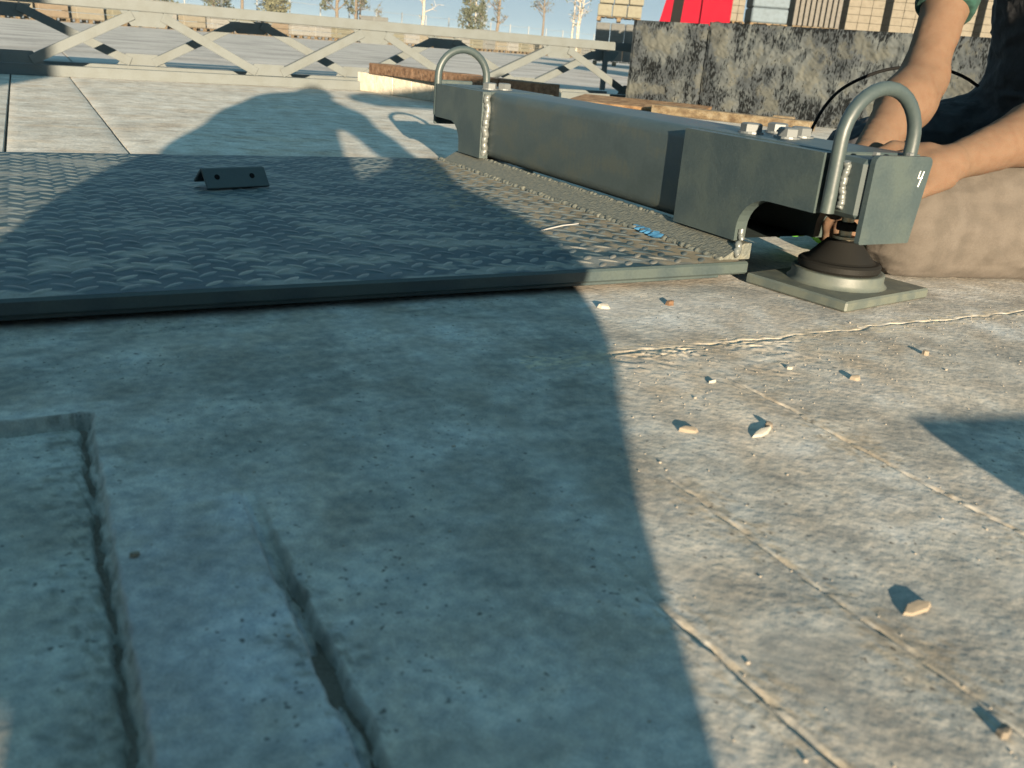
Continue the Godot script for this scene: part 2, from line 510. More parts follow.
# ---------------------------------------------------------------- _ready
func _ready() -> void:
	rng.seed = 20241
	# camera -------------------------------------------------------
	var cam := Camera3D.new()
	cam.name = "camera"
	var fw := Vector3(sin(deg_to_rad(29.0)) * cos(deg_to_rad(20.734)), -sin(deg_to_rad(20.734)), -cos(deg_to_rad(29.0)) * cos(deg_to_rad(20.734)))
	var r0 := Vector3(cos(deg_to_rad(29.0)), 0, sin(deg_to_rad(29.0)))
	var u0 := r0.cross(fw)
	var ro := deg_to_rad(4.54)
	cam.transform = Transform3D(Basis(r0 * cos(ro) + u0 * sin(ro), u0 * cos(ro) - r0 * sin(ro), -fw), Vector3(0, 0.30, 0))
	# a phone lens: about 2 mm of aperture, focused on the beam
	var lens := CameraAttributesPhysical.new()
	lens.frustum_focal_length = 27.65
	lens.frustum_focus_distance = 1.65
	lens.exposure_aperture = 11.0
	lens.frustum_near = 0.02; lens.frustum_far = 1500.0
	cam.attributes = lens
	cam.fov = rad_to_deg(2.0 * atan(384.0 / 884.93))
	cam.near = 0.02; cam.far = 1500.0
	add_child(cam); cam.current = true
	# sky, exposure --------------------------------------------------
	var env := Environment.new()
	var sky := Sky.new()
	var sm := ProceduralSkyMaterial.new()
	sm.sky_top_color = lin(.040, .092, .124)
	sm.sky_horizon_color = lin(.092, .122, .142)
	sm.sky_curve = 0.19
	sm.ground_horizon_color = lin(.105, .125, .130)
	sm.ground_bottom_color = lin(.05, .05, .05)
	sm.sun_angle_max = 0.0
	sky.sky_material = sm
	env.background_mode = Environment.BG_SKY
	env.sky = sky
	env.tonemap_mode = Environment.TONE_MAPPER_LINEAR
	env.tonemap_exposure = 4.3
	env.sdfgi_enabled = true; env.ssao_enabled = true; env.ssil_enabled = true
	env.fog_enabled = true
	env.fog_density = 0.0007
	env.fog_light_color = lin(.100, .128, .140)
	var we := WorldEnvironment.new()
	we.name = "world_environment"; we.environment = env
	add_child(we)
	# low evening sun, behind the photographer and to the right ------
	var sun := DirectionalLight3D.new()
	sun.name = "sun"
	var sd := Vector3(SA, -TE, -CA).normalized()
	sun.transform = Transform3D(Basis.looking_at(sd, Vector3.UP), Vector3(-3, 4, 10))
	sun.light_energy = 1.35
	sun.light_color = lin(1.0, 0.81, 0.58)
	sun.light_angular_distance = 0.5
	sun.shadow_enabled = true
	add_child(sun)

	make_materials()
	build_ground()
	build_wall()
	build_lattice()
	build_scale()
	build_man()
	build_photographer()
	build_yard_goods()
	build_trees()
	build_small()

# ---------------------------------------------------------------- ground
var gA: FastNoiseLite
var gB: FastNoiseLite
var gC: FastNoiseLite
var gD: FastNoiseLite
# joints between the cast strips: x, where they start, how they fade in, depth, half width
const JOINTS := [[0.108, -0.60, 0.20, 0.015, 0.0065], [0.306, -0.44, 0.14, 0.0030, 0.0020], [0.412, -0.54, 0.12, 0.0016, 0.0015], [0.612, -0.66, 0.10, 0.0030, 0.0019]]

func near_h(x: float, z: float) -> float:
	var j := gA.get_noise_2d(x * 3.0 + 50.0, z * 3.0) * 0.008
	var h := gA.get_noise_2d(x, z) * 0.0012 + gB.get_noise_2d(x, z) * 0.00022
	# shallow recess at the left, sharp broken edge
	var jr := gC.get_noise_2d(x * 1.5 + 7.0, z * 1.5) * 0.0024
	h -= smoothstep(0.021, 0.0175, x + jr) * smoothstep(-0.7345, -0.731, z + jr) * 0.009
	# the crack that runs along the foot of its edge
	if x < .022 and z > -.735:
		h -= .009 * (1.0 - smoothstep(.0012, .0034, absf(x - .0125 + jr * 1.5))) * (.75 + .5 * gC.get_noise_2d(3.0, z * 1.2))
		h -= .005 * (1.0 - smoothstep(.002, .005, absf(z + .7265 + jr)))
	# cast strips with open joints between them
	for e in JOINTS:
		var f := smoothstep(e[1], e[1] + e[2], z)
		if f > 0.0:
			var d: float = absf(x - e[0] + j * 0.5 + gC.get_noise_2d(z * 0.9, e[0] * 90.0) * 0.0025 + gB.get_noise_2d(x, z) * .0012)
			h -= e[3] * f * (1.0 - smoothstep(e[4] * 0.65, e[4] * 1.1, d)) * (0.95 + 0.25 * gC.get_noise_2d(x, z * .6))
			if e[0] < 0.2: h -= 0.003 * f * smoothstep(0.0, 0.006, x - e[0] + j * .5)
			elif e[0] > .3: h += .0006 * f * gB.get_noise_2d(x * 1.3, z * 1.3) * exp(-pow(d / .014, 2.0))
	# broken line across the slab and chipped mortar beside it
	if x > 0.40:
		var zz := z + 0.746 + j * 1.2 - 0.004
		var f2 := smoothstep(0.42, 0.58, x)
		h -= 0.0022 * f2 * (1.0 - smoothstep(0.0008, 0.0035, absf(zz))) * (.6 + gC.get_noise_2d(x * 1.2, 3.0))
	var ch := smoothstep(0.44, 0.55, x) * smoothstep(0.86, 0.70, x) * smoothstep(-0.765, -0.735, z) * smoothstep(-0.58, -0.68, z)
	if ch > 0.0:
		var rg := absf(gC.get_noise_2d(x * .9 + z * .5, z * 2.0 - x * .6))
		h += ch * (smoothstep(.22, .0, rg) - .3) * 0.0019 * (.5 + 1.2 * gA.get_noise_2d(x * 2.0, z * 2.0 + 4.0))
	return h

func near_c(x: float, z: float) -> Color:
	var a := gA.get_noise_2d(x * 0.7 + 9.0, z * 0.7 + 3.0)
	var b := gC.get_noise_2d(x * 0.45 + z * .2 + 4.0, z * 0.22)
	var c := gB.get_noise_2d(x * 0.5, z * 0.5)
	var d := gC.get_noise_2d(x * .8 - 3.0, z * 1.6)
	var col := Color(.455, .435, .385)
	col = col.lerp(Color(.56, .55, .51), smoothstep(-.05, .35, a + d * .5) * .85)
	col = col.lerp(Color(.46, .405, .325), smoothstep(-.02, .40, b + c * .25 + d * .3) * .50)
	col = col.lerp(Color(.30, .305, .285), smoothstep(.08, .42, -a + d * .6) * .7)
	# trampled, dirt-stained ground in front of the deck, streaked
	var w := smoothstep(.05, .55, gA.get_noise_2d(x * .35 + 2.0, z * .9 + 6.3) + .34 + d * .45)
	if x < .55 and z > -.95 and z < -.40: col = col.lerp(Color(.25, .25, .22), w * .55 * smoothstep(.55, .40, x + a * .1) * smoothstep(-.40, -.55, z + d * .1))
	# blue-grey laitance on the narrow strip
	if x > .02 and x < .108 and z > -.60: col = col.lerp(Color(.47, .48, .49), clampf(.45 + 1.2 * a + d * .5, 0.0, .8) * smoothstep(-.60, -.50, z + d * .05))
	# crumbled sandy mortar and soil grains lodged along the joints
	var g2 := gB.get_noise_2d(x * 1.7 + 31.0, z * 1.7)
	for e in JOINTS:
		var f := smoothstep(e[1], e[1] + e[2], z)
		var q := absf(x - e[0] + c * .006)
		if f > 0.0 and q < .03:
			var k := smoothstep(.10, .34, g2 + .22 + .9 * gA.get_noise_2d(e[0] * 40.0, z * 1.6) - q * 20.0) * f
			col = col.lerp(Color(.33, .275, .195) if e[0] > .2 else Color(.17, .17, .145), k * .6)
	if x > .42 and absf(z + .746) < .03:
		col = col.lerp(Color(.58, .49, .34), smoothstep(.05, .25, g2 + .25 - absf(z + .740) * 18.0) * .7)
	# soil grains lying in the recess
	if x < .02 and z > -.735:
		col = col.lerp(Color(.40, .405, .36), .6)
		col = col.lerp(Color(.17, .17, .14), smoothstep(.05, .30, g2 + .16 + d * .5 - absf(x - .008) * 16.0) * .6)
	# mortar crumbs spread over the chipped patch
	var ch := smoothstep(0.42, 0.55, x) * smoothstep(1.1, 0.8, x) * smoothstep(-0.79, -0.73, z) * smoothstep(-0.48, -0.66, z)
	col = col.lerp(Color(.50, .42, .315), clampf(ch * (.45 + .9 * d), 0.0, .8))
	var g := 1.0 + c * .18
	return Color(col.r * g, col.g * g, col.b * g)

func far_h(x: float, z: float) -> float:
	return gA.get_noise_2d(x * .5, z * .5) * .0022 + gB.get_noise_2d(x * .3, z * .3) * .0004

func far_c(x: float, z: float, h: float) -> Color:
	var a := gA.get_noise_2d(x * .25 + 9.0, z * .5 + 3.0)
	var b := gC.get_noise_2d(x * .12 + 4.0, z * .3)
	var c := gB.get_noise_2d(x * .4, z * .4)
	var col := Color(.60, .57, .50)
	col = col.lerp(Color(.51, .49, .43), smoothstep(.0, .4, a) * .7)
	col = col.lerp(Color(.68, .65, .57), smoothstep(.0, .45, -a + c * .3) * .7)
	col = col.lerp(Color(.56, .46, .34), smoothstep(.1, .45, b) * .55)
	col = col.lerp(Color(.20, .19, .165), smoothstep(.38, .55, gD.get_noise_2d(x * .45, z * .45)) * .7)
	var g := 1.0 + c * .10
	return Color(col.r * g, col.g * g, col.b * g)

func ticks(a: float, b: float, step: float, fine: Array = [], half := .0, fstep := .0015) -> PackedFloat32Array:
	var out := PackedFloat32Array()
	var x := a
	while x < b - step * .3:
		out.append(x)
		var st := step
		for f in fine:
			if x > f - half - step and x < f + half: st = fstep
		x += st
	out.append(b)
	return out

func field(xs: PackedFloat32Array, zs: PackedFloat32Array, near: bool, skirt: float) -> ArrayMesh:
	var nx := xs.size(); var nz := zs.size()
	var V := PackedVector3Array(); var N := PackedVector3Array(); var C := PackedColorArray(); var I := PackedInt32Array()
	V.resize(nx * nz); N.resize(nx * nz); C.resize(nx * nz)
	for k in nz:
		var z := zs[k]
		for i in nx:
			var x := xs[i]
			if skirt > 0.0:
				if i == 1: x = xs[0] + .0015
				elif i == nx - 2: x = xs[nx - 1] - .0015
			var h := near_h(x, z) if near else far_h(x, z)
			C[k * nx + i] = near_c(x, z) if near else far_c(x, z, h)
			if skirt > 0.0 and (i == 0 or i == nx - 1): h -= skirt
			V[k * nx + i] = Vector3(x, h, z)
	for k in nz:
		for i in nx:
			var px := V[k * nx + mini(i + 1, nx - 1)] - V[k * nx + maxi(i - 1, 0)]
			var pz := V[mini(k + 1, nz - 1) * nx + i] - V[maxi(k - 1, 0) * nx + i]
			N[k * nx + i] = pz.cross(px).normalized()
	I.resize((nx - 1) * (nz - 1) * 6)
	var t := 0
	for k in nz - 1:
		for i in nx - 1:
			var q := k * nx + i
			for v in [q, q + 1, q + nx + 1, q, q + nx + 1, q + nx]:
				I[t] = v; t += 1
	var arr := []; arr.resize(Mesh.ARRAY_MAX)
	arr[Mesh.ARRAY_VERTEX] = V; arr[Mesh.ARRAY_NORMAL] = N; arr[Mesh.ARRAY_COLOR] = C; arr[Mesh.ARRAY_INDEX] = I
	var am := ArrayMesh.new()
	am.add_surface_from_arrays(Mesh.PRIMITIVE_TRIANGLES, arr)
	return am

func build_ground() -> void:
	gA = noise(101, 5.0, 4); gB = noise(102, 60.0, 3); gC = noise(103, 22.0, 4); gD = noise(104, 62.0, 3)
	# one sheet to the horizon
	var s := st()
	quad(s, Vector3(-600, -.03, 60), Vector3(900, -.03, 60), Vector3(900, -.03, -900), Vector3(-600, -.03, -900), Vector3.UP)
	var yard := structure("yard", commit(s), M["yard"])
	# joint filling visible between the slabs
	s = st()
	quad(s, Vector3(-4, -.014, 5), Vector3(6, -.014, 5), Vector3(6, -.014, -5.91), Vector3(-4, -.014, -5.91), Vector3.UP)
	structure("joint_filling", commit(s), M["dirt"])
	# pavement slabs: the near one carries the cast strips and the recess
	var pave := Node3D.new()
	pave.name = "pavement"; add_child(pave); pave.set_meta("kind", "structure")
	part(pave, "concrete_slab", field(ticks(-.35, 1.75, .005, [.014, .108, .306, .412, .612], .014), ticks(-1.02, .12, .0046, [-.729, -.746], .010), true, 0.0), M["concrete"])
	part(pave, "concrete_slab", field(ticks(-3.5, 5.5, .06), ticks(.12, 4.9, .06), false, 0.0), M["concrete"])
	part(pave, "concrete_slab", field(ticks(-3.5, -.35, .03), ticks(-1.02, .12, .03), false, 0.0), M["concrete"])
	part(pave, "concrete_slab", field(ticks(1.75, 5.5, .03), ticks(-1.02, .12, .03), false, 0.0), M["concrete"])
	# slabs under and behind the deck
	var xs := [-3.5, -1.9, -.055, .205, 2.6, 5.5]
	var zs := [-1.02, -2.95, -5.9]
	for a in xs.size() - 1:
		for b in zs.size() - 1:
			var g := .0026
			var x0: float = xs[a] + g; var x1: float = xs[a + 1] - g
			var z1: float = zs[b] - (0.0 if b == 0 else .0012); var z0: float = zs[b + 1] + .0012
			var step := .020 if (a >= 2 and a <= 3) else .04
			if x1 - x0 < .4: step = .014
			part(pave, "concrete_slab", field(ticks(x0, x1, step), ticks(z0, z1, step), false, .008), M["concrete"])
	# larger yard slabs beyond the lattice beam, a little lower and greyer
	var far := st()
	for e in [[-9.0, -.35, -13.0, -5.92], [-.335, .30, -9.2, -5.92], [.31, 7.0, -9.2, -5.92], [-.335, 7.0, -13.0, -9.21], [7.015, 16.0, -13.0, -4.0]]:
		bx(far, Vector3((e[0] + e[1]) * .5, -.022, (e[2] + e[3]) * .5), Vector3(e[1] - e[0], .03, e[3] - e[2]), .004)
		part(pave, "yard_slab", commit(far), M["yard"])
		far = st()

# ---------------------------------------------------------------- concrete wall
func build_wall() -> void:
	var a := Vector3(3.47, 0, -5.05)
	var d := Vector3(.51, 0, .86).normalized()
	var n := Vector3(d.z, 0, -d.x)      # away from the camera
	var pos := 0.0
	var lens := [.50, 1.62, 1.9]
	var i := 0
	for L: float in lens:
		var lab: String = ["short weathered concrete block at the end of the lattice beam", "long stained grey concrete block behind the kneeling man", "grey concrete block beyond the kneeling man's back"][i]
		var o := thing("concrete_block", lab, "block", a + d * (pos + L * .5), "row of old concrete blocks")
		o.basis = Basis(d, Vector3.UP, d.cross(Vector3.UP))
		# front with real unevenness
		var V := PackedVector3Array(); var N := PackedVector3Array(); var UV := PackedVector2Array(); var I := PackedInt32Array()
		var hgt := .525 + .012 * i
		var nu := int(L / .014); var nv := 40
		var nn := noise(400 + i, 9.0, 4); var n2 := noise(410 + i, 45.0, 3)
		var depth := func(u: float, v: float) -> float:
			var q := nn.get_noise_2d(u * 1.0 + i * 9.0, v) * .012 + n2.get_noise_2d(u, v) * .005
			var e := minf(minf(u, L - u), minf(v + .05, hgt - v))
			q -= (1.0 - smoothstep(0.0, .022, e)) * .014
			if i == 1 and u > .92 and u < 1.12 and v > .26 and v < .47:
				q -= .009 * smoothstep(.0, .02, minf(minf(u - .92, 1.12 - u), minf(v - .26, .47 - v)))
			return q
		for y in nv + 1:
			for x in nu + 1:
				var u := L * x / nu; var v := hgt * y / nv
				V.append(Vector3(u - L * .5, v, depth.call(u, v)))
				UV.append(Vector2((u + pos + .1) / 2.2, 1.0 - v / .56))
				var gx: float = (depth.call(u + .006, v) - depth.call(u - .006, v)) / .012
				var gy: float = (depth.call(u, v + .006) - depth.call(u, v - .006)) / .012
				N.append(Vector3(-gx, -gy, 1).normalized())
		for y in nv:
			for x in nu:
				var q := y * (nu + 1) + x
				I.append_array(PackedInt32Array([q, q + nu + 1, q + 1, q + 1, q + nu + 1, q + nu + 2]))
		var arr := []; arr.resize(Mesh.ARRAY_MAX)
		arr[Mesh.ARRAY_VERTEX] = V; arr[Mesh.ARRAY_NORMAL] = N; arr[Mesh.ARRAY_TEX_UV] = UV; arr[Mesh.ARRAY_INDEX] = I
		var am := ArrayMesh.new(); am.add_surface_from_arrays(Mesh.PRIMITIVE_TRIANGLES, arr)
		part(o, "front_face", am, M["wall_face"])
		var s := st()
		bx(s, Vector3(0, hgt * .5 - .004, -.325), Vector3(L - .012, hgt - .008, .6), .012)
		ps(o, "core", s, "wall")
		pos += L + .006
		i += 1

# ---------------------------------------------------------------- lattice beam
func build_lattice() -> void:
	var o := thing("lattice_beam", "long cream painted steel lattice beam lying on the yard", "lattice beam", Vector3(0, 0, -5.16))
	var u := Vector3(1, 0, -.06).normalized()
	o.basis = Basis(u, Vector3.UP, u.cross(Vector3.UP))
	var x0 := -1.9; var x1 := 3.86
	for zz in [0.0, -.42]:
		for yy in [[.0, .052], [.335, .388]]:
			# folded chord: web and two lips
			var s := st()
			bx(s, Vector3((x0 + x1) * .5, (yy[0] + yy[1]) * .5, zz), Vector3(x1 - x0, yy[1] - yy[0], .006), .002)
			var back := -.026
			for yl in [yy[0] + .003, yy[1] - .003]:
				bx(s, Vector3((x0 + x1) * .5, yl, zz + back - .0035), Vector3(x1 - x0, .006, .046), .002)
			ps(o, "chord", s, "truss")
	var node_gusset := func(xc: float, half: float, top: bool, zz: float) -> void:
		var s := st()
		var yb := .262 if top else .056
		var yt := .331 if top else .115
		if top: prism(s, PackedVector2Array([Vector2(-half + .05, yb), Vector2(half - .05, yb), Vector2(half, yt), Vector2(-half, yt)]), Vector3(xc, 0, zz), Vector3.RIGHT, Vector3.UP, Vector3(0, 0, -.005))
		else: prism(s, PackedVector2Array([Vector2(-half, yb), Vector2(half, yb), Vector2(half - .05, yt), Vector2(-half + .05, yt)]), Vector3(xc, 0, zz), Vector3.RIGHT, Vector3.UP, Vector3(0, 0, -.005))
		ps(o, "gusset", s, "truss")
	var brace := func(a: Vector2, b: Vector2, zz: float) -> void:
		var s := st()
		var p := Vector3(a.x, a.y, zz); var q := Vector3(b.x, b.y, zz)
		var t := (q - p).normalized()
		var bs := Basis(t, Vector3(-t.y, t.x, 0), Vector3(0, 0, 1))
		bx(s, (p + q) * .5, Vector3((q - p).length(), .046, .005), .0015, bs)
		bx(s, (p + q) * .5 + bs.y * .0215 - Vector3(0, 0, .018), Vector3((q - p).length(), .003, .030), .001, bs)
		ps(o, "brace", s, "truss")
	# front plane: top nodes .59 1.83 3.12, bottom nodes -.03 1.21 2.44 3.75 ; rear plane half a bay on
	var ft := [-1.9, -.65, .59, 1.826, 3.12]
	var fb := [-1.28, -.03, 1.208, 2.44, 3.76]
	var bt := [-1.28, -.03, 1.23, 2.50, 3.80]
	var bb := [-1.9, -.65, .62, 1.88, 3.13]
	for x in ft: node_gusset.call(x, .13, true, .0085)
	for x in fb: node_gusset.call(x, .13, false, .0085)
	for x in bt: node_gusset.call(x, .13, true, -.4115)
	for x in bb: node_gusset.call(x, .13, false, -.4115)
	for k in 5:
		brace.call(Vector2(ft[k] + .07, .315), Vector2(fb[k] - .07, .072), .0145)
		if k < 4: brace.call(Vector2(fb[k] + .07, .072), Vector2(ft[k + 1] - .07, .315), .0145)
		brace.call(Vector2(bb[k] + .06, .072), Vector2(bt[k] - .06, .315), -.4055)
		if k < 4: brace.call(Vector2(bt[k] + .06, .315), Vector2(bb[k + 1] - .06, .072), -.4055)
	for x in [-1.28, 1.23, 3.78]:
		var s := st()
		bx(s, Vector3(x, .36, -.22), Vector3(.04, .03, .36), .002)
		ps(o, "cross_bar", s, "truss")
	var s2 := st()
	bx(s2, Vector3(3.80, .195, -.4005), Vector3(.045, .27, .012), .002)
	ps(o, "end_post", s2, "truss")

# ---------------------------------------------------------------- platform scale
func arch_poly(near: bool) -> PackedVector2Array:
	# outline in (z, y) of a side plate with its quarter-round cut-out
	var p := PackedVector2Array()
	if near:
		p.append(Vector2(-1.155, .056)); p.append(Vector2(-1.155, .203)); p.append(Vector2(-.862, .203)); p.append(Vector2(-.862, .124))
		for k in 9:
			var a := deg_to_rad(90.0 + 90.0 * k / 8.0)
			p.append(Vector2(-.948 + cos(a) * .058, .075 + sin(a) * .049))
		p.append(Vector2(-1.006, .056))
	else:
		p.append(Vector2(-1.895, .056)); p.append(Vector2(-2.015, .056))
		for k in 9:
			var a := deg_to_rad(0.0 + 90.0 * k / 8.0)
			p.append(Vector2(-2.073 + cos(a) * .058, .075 + sin(a) * .049))
		p.append(Vector2(-2.165, .124)); p.append(Vector2(-2.165, .203)); p.append(Vector2(-1.895, .203))
	return p

func u_handle(z: float) -> SurfaceTool:
	var s := st()
	var pts := []; var rad := []
	var xl := .9255; var xr := 1.0610; var r := (xr - xl) * .5; var yc := .2195
	for y in [.127, .15, .18, .205]: pts.append(Vector3(xl, y, z))
	for k in 17:
		var a := PI - PI * k / 16.0
		pts.append(Vector3((xl + xr) * .5 + cos(a) * r, yc + sin(a) * r, z))
	for y in [.205, .18, .15, .132]: pts.append(Vector3(xr, y, z))
	for p in pts: rad.append(.0093)
	tube(s, pts, rad, 18)
	return s

func bead(a: Vector3, b: Vector3, r: float, pitch: float, sd: int) -> SurfaceTool:
	var s := st()
	var n := noise(sd, 60.0, 2)
	var L := (b - a).length()
	var cnt := int(L / pitch) * 4
	var pts := []; var rad := []
	for i in cnt + 1:
		var t := float(i) / cnt
		var p := a.lerp(b, t)
		p += Vector3(n.get_noise_1d(t * L), n.get_noise_1d(t * L + 9.0), n.get_noise_1d(t * L + 20.0)) * r * .5
		pts.append(p)
		rad.append(r * (.80 + .22 * absf(sin(t * L / pitch * PI)) + .12 * n.get_noise_1d(t * L * 2.0)))
	tube(s, pts, rad, 8)
	return s

func hexbolt(parent: Node, c: Vector3, r: float, h: float, turn: float, m := "bolt") -> void:
	var s := st()
	var prof := [[0.0, h], [r * .80, h], [r, h * .86], [r, .0]]
	s.set_smooth_group(-1)
	for i in prof.size() - 1:
		for k in 6:
			var a0 := turn + TAU * k / 6; var a1 := turn + TAU * (k + 1) / 6
			var q0: float = prof[i][0]; var q1: float = prof[i + 1][0]
			var p0 := c + Vector3(cos(a0) * q0, prof[i][1], sin(a0) * q0)
			var p1 := c + Vector3(cos(a1) * q0, prof[i][1], sin(a1) * q0)
			var p2 := c + Vector3(cos(a1) * q1, prof[i + 1][1], sin(a1) * q1)
			var p3 := c + Vector3(cos(a0) * q1, prof[i + 1][1], sin(a0) * q1)
			var am := (a0 + a1) * .5
			var o := Vector3(cos(am), .3 if i > 0 else 9.0, sin(am))
			if q0 < 1e-6: tri3(s, p0, p2, p3, o)
			else: quad(s, p0, p1, p2, p3, o)
	ps(parent, "bolt", s, m)

func build_scale() -> void:
	var o := thing("platform_scale", "low grey-green steel platform scale with tread plate deck and side beam", "platform scale", Vector3(.2, 0, -1.5))
	var off := -o.position
	var root := Node3D.new()
	# all parts are given in world metres; hold them under the thing through their own offset
	var add := func(called: String, s: SurfaceTool, m: String, label := "") -> MeshInstance3D:
		var p := ps(o, called, s, m, label)
		p.position = off
		return p
	root.free()
	# deck: tread plate with worn dust
	var V := PackedVector3Array(); var N := PackedVector3Array(); var C := PackedColorArray(); var I := PackedInt32Array()
	var dn := noise(201, 3.0, 5); var dm := noise(202, 26.0, 4); var dl := noise(203, 9.0, 4)
	var X0 := -.75; var X1 := .905; var Z0 := -2.076; var Z1 := -.9775
	var nx := 276; var nz := 184
	for k in nz + 1:
		for i in nx + 1:
			var x := X0 + (X1 - X0) * i / nx; var z := Z0 + (Z1 - Z0) * k / nz
			V.append(Vector3(x, .0310, z)); N.append(Vector3.UP)
			var a := dn.get_noise_2d(x, z); var b := dm.get_noise_2d(x, z); var c := dl.get_noise_2d(x * .6, z * 1.6)
			var col := Color(.026, .058, .076)
			# dried dust in drifts, with grain
			col = col.lerp(Color(.055, .086, .100), smoothstep(-.2, .3, a + b * .25))
			var dr := smoothstep(.06, .26, c + b * .30 + a * .15)
			col = col.lerp(Color(.25, .25, .225), dr * .75)
			# sand spilt along the side beam
			var sp := smoothstep(.0, .22, b * .8 + a * .5 + (x - .74) * 3.2)
			col = col.lerp(Color(.30, .245, .165), sp * .75)
			C.append(col)
	for k in nz:
		for i in nx:
			var q := k * (nx + 1) + i
			I.append_array(PackedInt32Array([q, q + 1, q + nx + 2, q, q + nx + 2, q + nx + 1]))
	var arr := []; arr.resize(Mesh.ARRAY_MAX)
	arr[Mesh.ARRAY_VERTEX] = V; arr[Mesh.ARRAY_NORMAL] = N; arr[Mesh.ARRAY_COLOR] = C; arr[Mesh.ARRAY_INDEX] = I
	var am := ArrayMesh.new(); am.add_surface_from_arrays(Mesh.PRIMITIVE_TRIANGLES, arr)
	var deck := part(o, "deck_plate", am, M["deck"])
	deck.position = off
	# raised tears, alternating at right angles
	var tear := st()
	tear.set_smooth_group(0)
	var rows := [[-.017, .0, 0.0], [-.012, .0034, .0013], [-.004, .0052, .0021], [.005, .0050, .0021], [.013, .0028, .0011], [.0175, .0, 0.0]]
	for i in rows.size() - 1:
		var prof := func(rw: Array) -> Array:
			return [Vector3(rw[0], 0, -rw[1]), Vector3(rw[0], rw[2] * .8, -rw[1] * .62), Vector3(rw[0], rw[2], 0), Vector3(rw[0], rw[2] * .8, rw[1] * .62), Vector3(rw[0], 0, rw[1])]
		var p: Array = prof.call(rows[i]); var q: Array = prof.call(rows[i + 1])
		for k in 4:
			var out := Vector3(0, 1, 0)
			if rows[i][1] < 1e-6: tri3(tear, p[0], q[k], q[k + 1], out)
			elif rows[i + 1][1] < 1e-6: tri3(tear, p[k], p[k + 1], q[0], out)
			else: quad(tear, p[k], p[k + 1], q[k + 1], q[k], out)
	var tm := commit(tear)
	var spots := []
	var ci := 0
	var x := X0 + .012
	while x < .880:
		var z := Z1 - (.020 if ci % 2 == 0 else .040)
		while z > Z0 + .015:
			var B := Basis(Vector3.UP, deg_to_rad(45.0 if ci % 2 == 0 else -45.0))
			spots.append(Transform3D(B, Vector3(x, .0309, z)))
			z -= .0405
		x += .0215
		ci += 1
	var camp := Vector3(0, .3, 0)
	var fwd := Vector3(.453, -.354, -.818)
	var vis := []; var rest := []
	for t in spots:
		var dv: Vector3 = t.origin - camp
		var a: float = dv.dot(fwd)
		var sx: float = 512.0 + 884.9 * dv.dot(Vector3(.885, .074, .459)) / a
		if sx > -10.0: vis.append([dv.length(), t])
		else: rest.append(t)
	vis.sort_custom(func(a, b): return a[0] < b[0])
	for i in vis.size():
		if i < 298:
			var tf: Transform3D = vis[i][1]
			var dv := dl.get_noise_2d(tf.origin.x * .6, tf.origin.z * 1.6) + .25 * dm.get_noise_2d(tf.origin.x, tf.origin.z) + rng.randf_range(-.12, .12)
			var b := part(deck, "tread_bump", tm, M["bump_dusty" if dv > .10 else ("bump_dark" if dv < -.16 else "bump")])
			b.transform = tf.scaled_local(Vector3(rng.randf_range(.88, 1.04), rng.randf_range(.6, .85), rng.randf_range(.85, 1.1)))
		else: rest.append(vis[i][1])
	var mm := MultiMesh.new()
	mm.transform_format = MultiMesh.TRANSFORM_3D
	mm.mesh = tm; mm.instance_count = rest.size()
	for i in rest.size(): mm.set_instance_transform(i, (rest[i] as Transform3D).scaled_local(Vector3(1, .75, 1)))
	var mi := MultiMeshInstance3D.new()
	mi.name = "tread_pattern"; mi.multimesh = mm; mi.material_override = M["bump"]
	deck.add_child(mi); mi.set_meta("kind", "stuff")
	# front edge: rolled lip, upright channel face, shadow gap under it
	var s := st()
	bx(s, Vector3(.0875, .0215, -.9795), Vector3(1.675, .0185, .012), .003)
	add.call("front_lip", s, "steel")
	s = st()
	bx(s, Vector3(.0625, .0165, -.9845), Vector3(1.625, .018, .010), .001)
	add.call("front_channel", s, "steel")
	s = st()
	bx(s, Vector3(.08, .018, -1.527), Vector3(1.64, .0245, 1.06), .002)
	add.call("deck_frame", s, "steel")
	s = st()
	bx(s, Vector3(.0875, .0215, -2.074), Vector3(1.675, .0185, .012), .003)
	add.call("rear_lip", s, "steel")
	# sloping ledge between deck and beam with rough weld
	s = st()
	prism(s, PackedVector2Array([Vector2(.884, .030), Vector2(.940, .0302), Vector2(.940, .054), Vector2(.926, .054)]), Vector3(0, 0, -.992), Vector3.RIGHT, Vector3.UP, Vector3(0, 0, -1.05))
	add.call("ledge", s, "ledge")
	add.call("weld_bead", bead(Vector3(.884, .032, -.992), Vector3(.884, .032, -2.04), .0055, .012, 5), "ledge")
	add.call("weld_bead", bead(Vector3(.930, .053, -1.03), Vector3(.930, .053, -2.02), .0045, .010, 6), "ledge")
	# beam tube, rounded corners, set back between the proud ends
	s = st()
	var prof := []
	var xa := .934; var xb := 1.098; var ya := .056; var yb := .2035; var rr := .020
	for q in [[xb - rr, yb - rr, 0.0], [xa + rr, yb - rr, 90.0], [xa + rr, ya + rr, 180.0], [xb - rr, ya + rr, 270.0]]:
		for k in 7:
			var an := deg_to_rad(q[2] + 90.0 * k / 6.0)
			prof.append(Vector2(q[0] + cos(an) * rr, q[1] + sin(an) * rr))
	s.set_smooth_group(0)
	var cuts := [-1.02, -1.155, -1.30, -1.45, -1.60, -1.75, -1.895, -2.01]
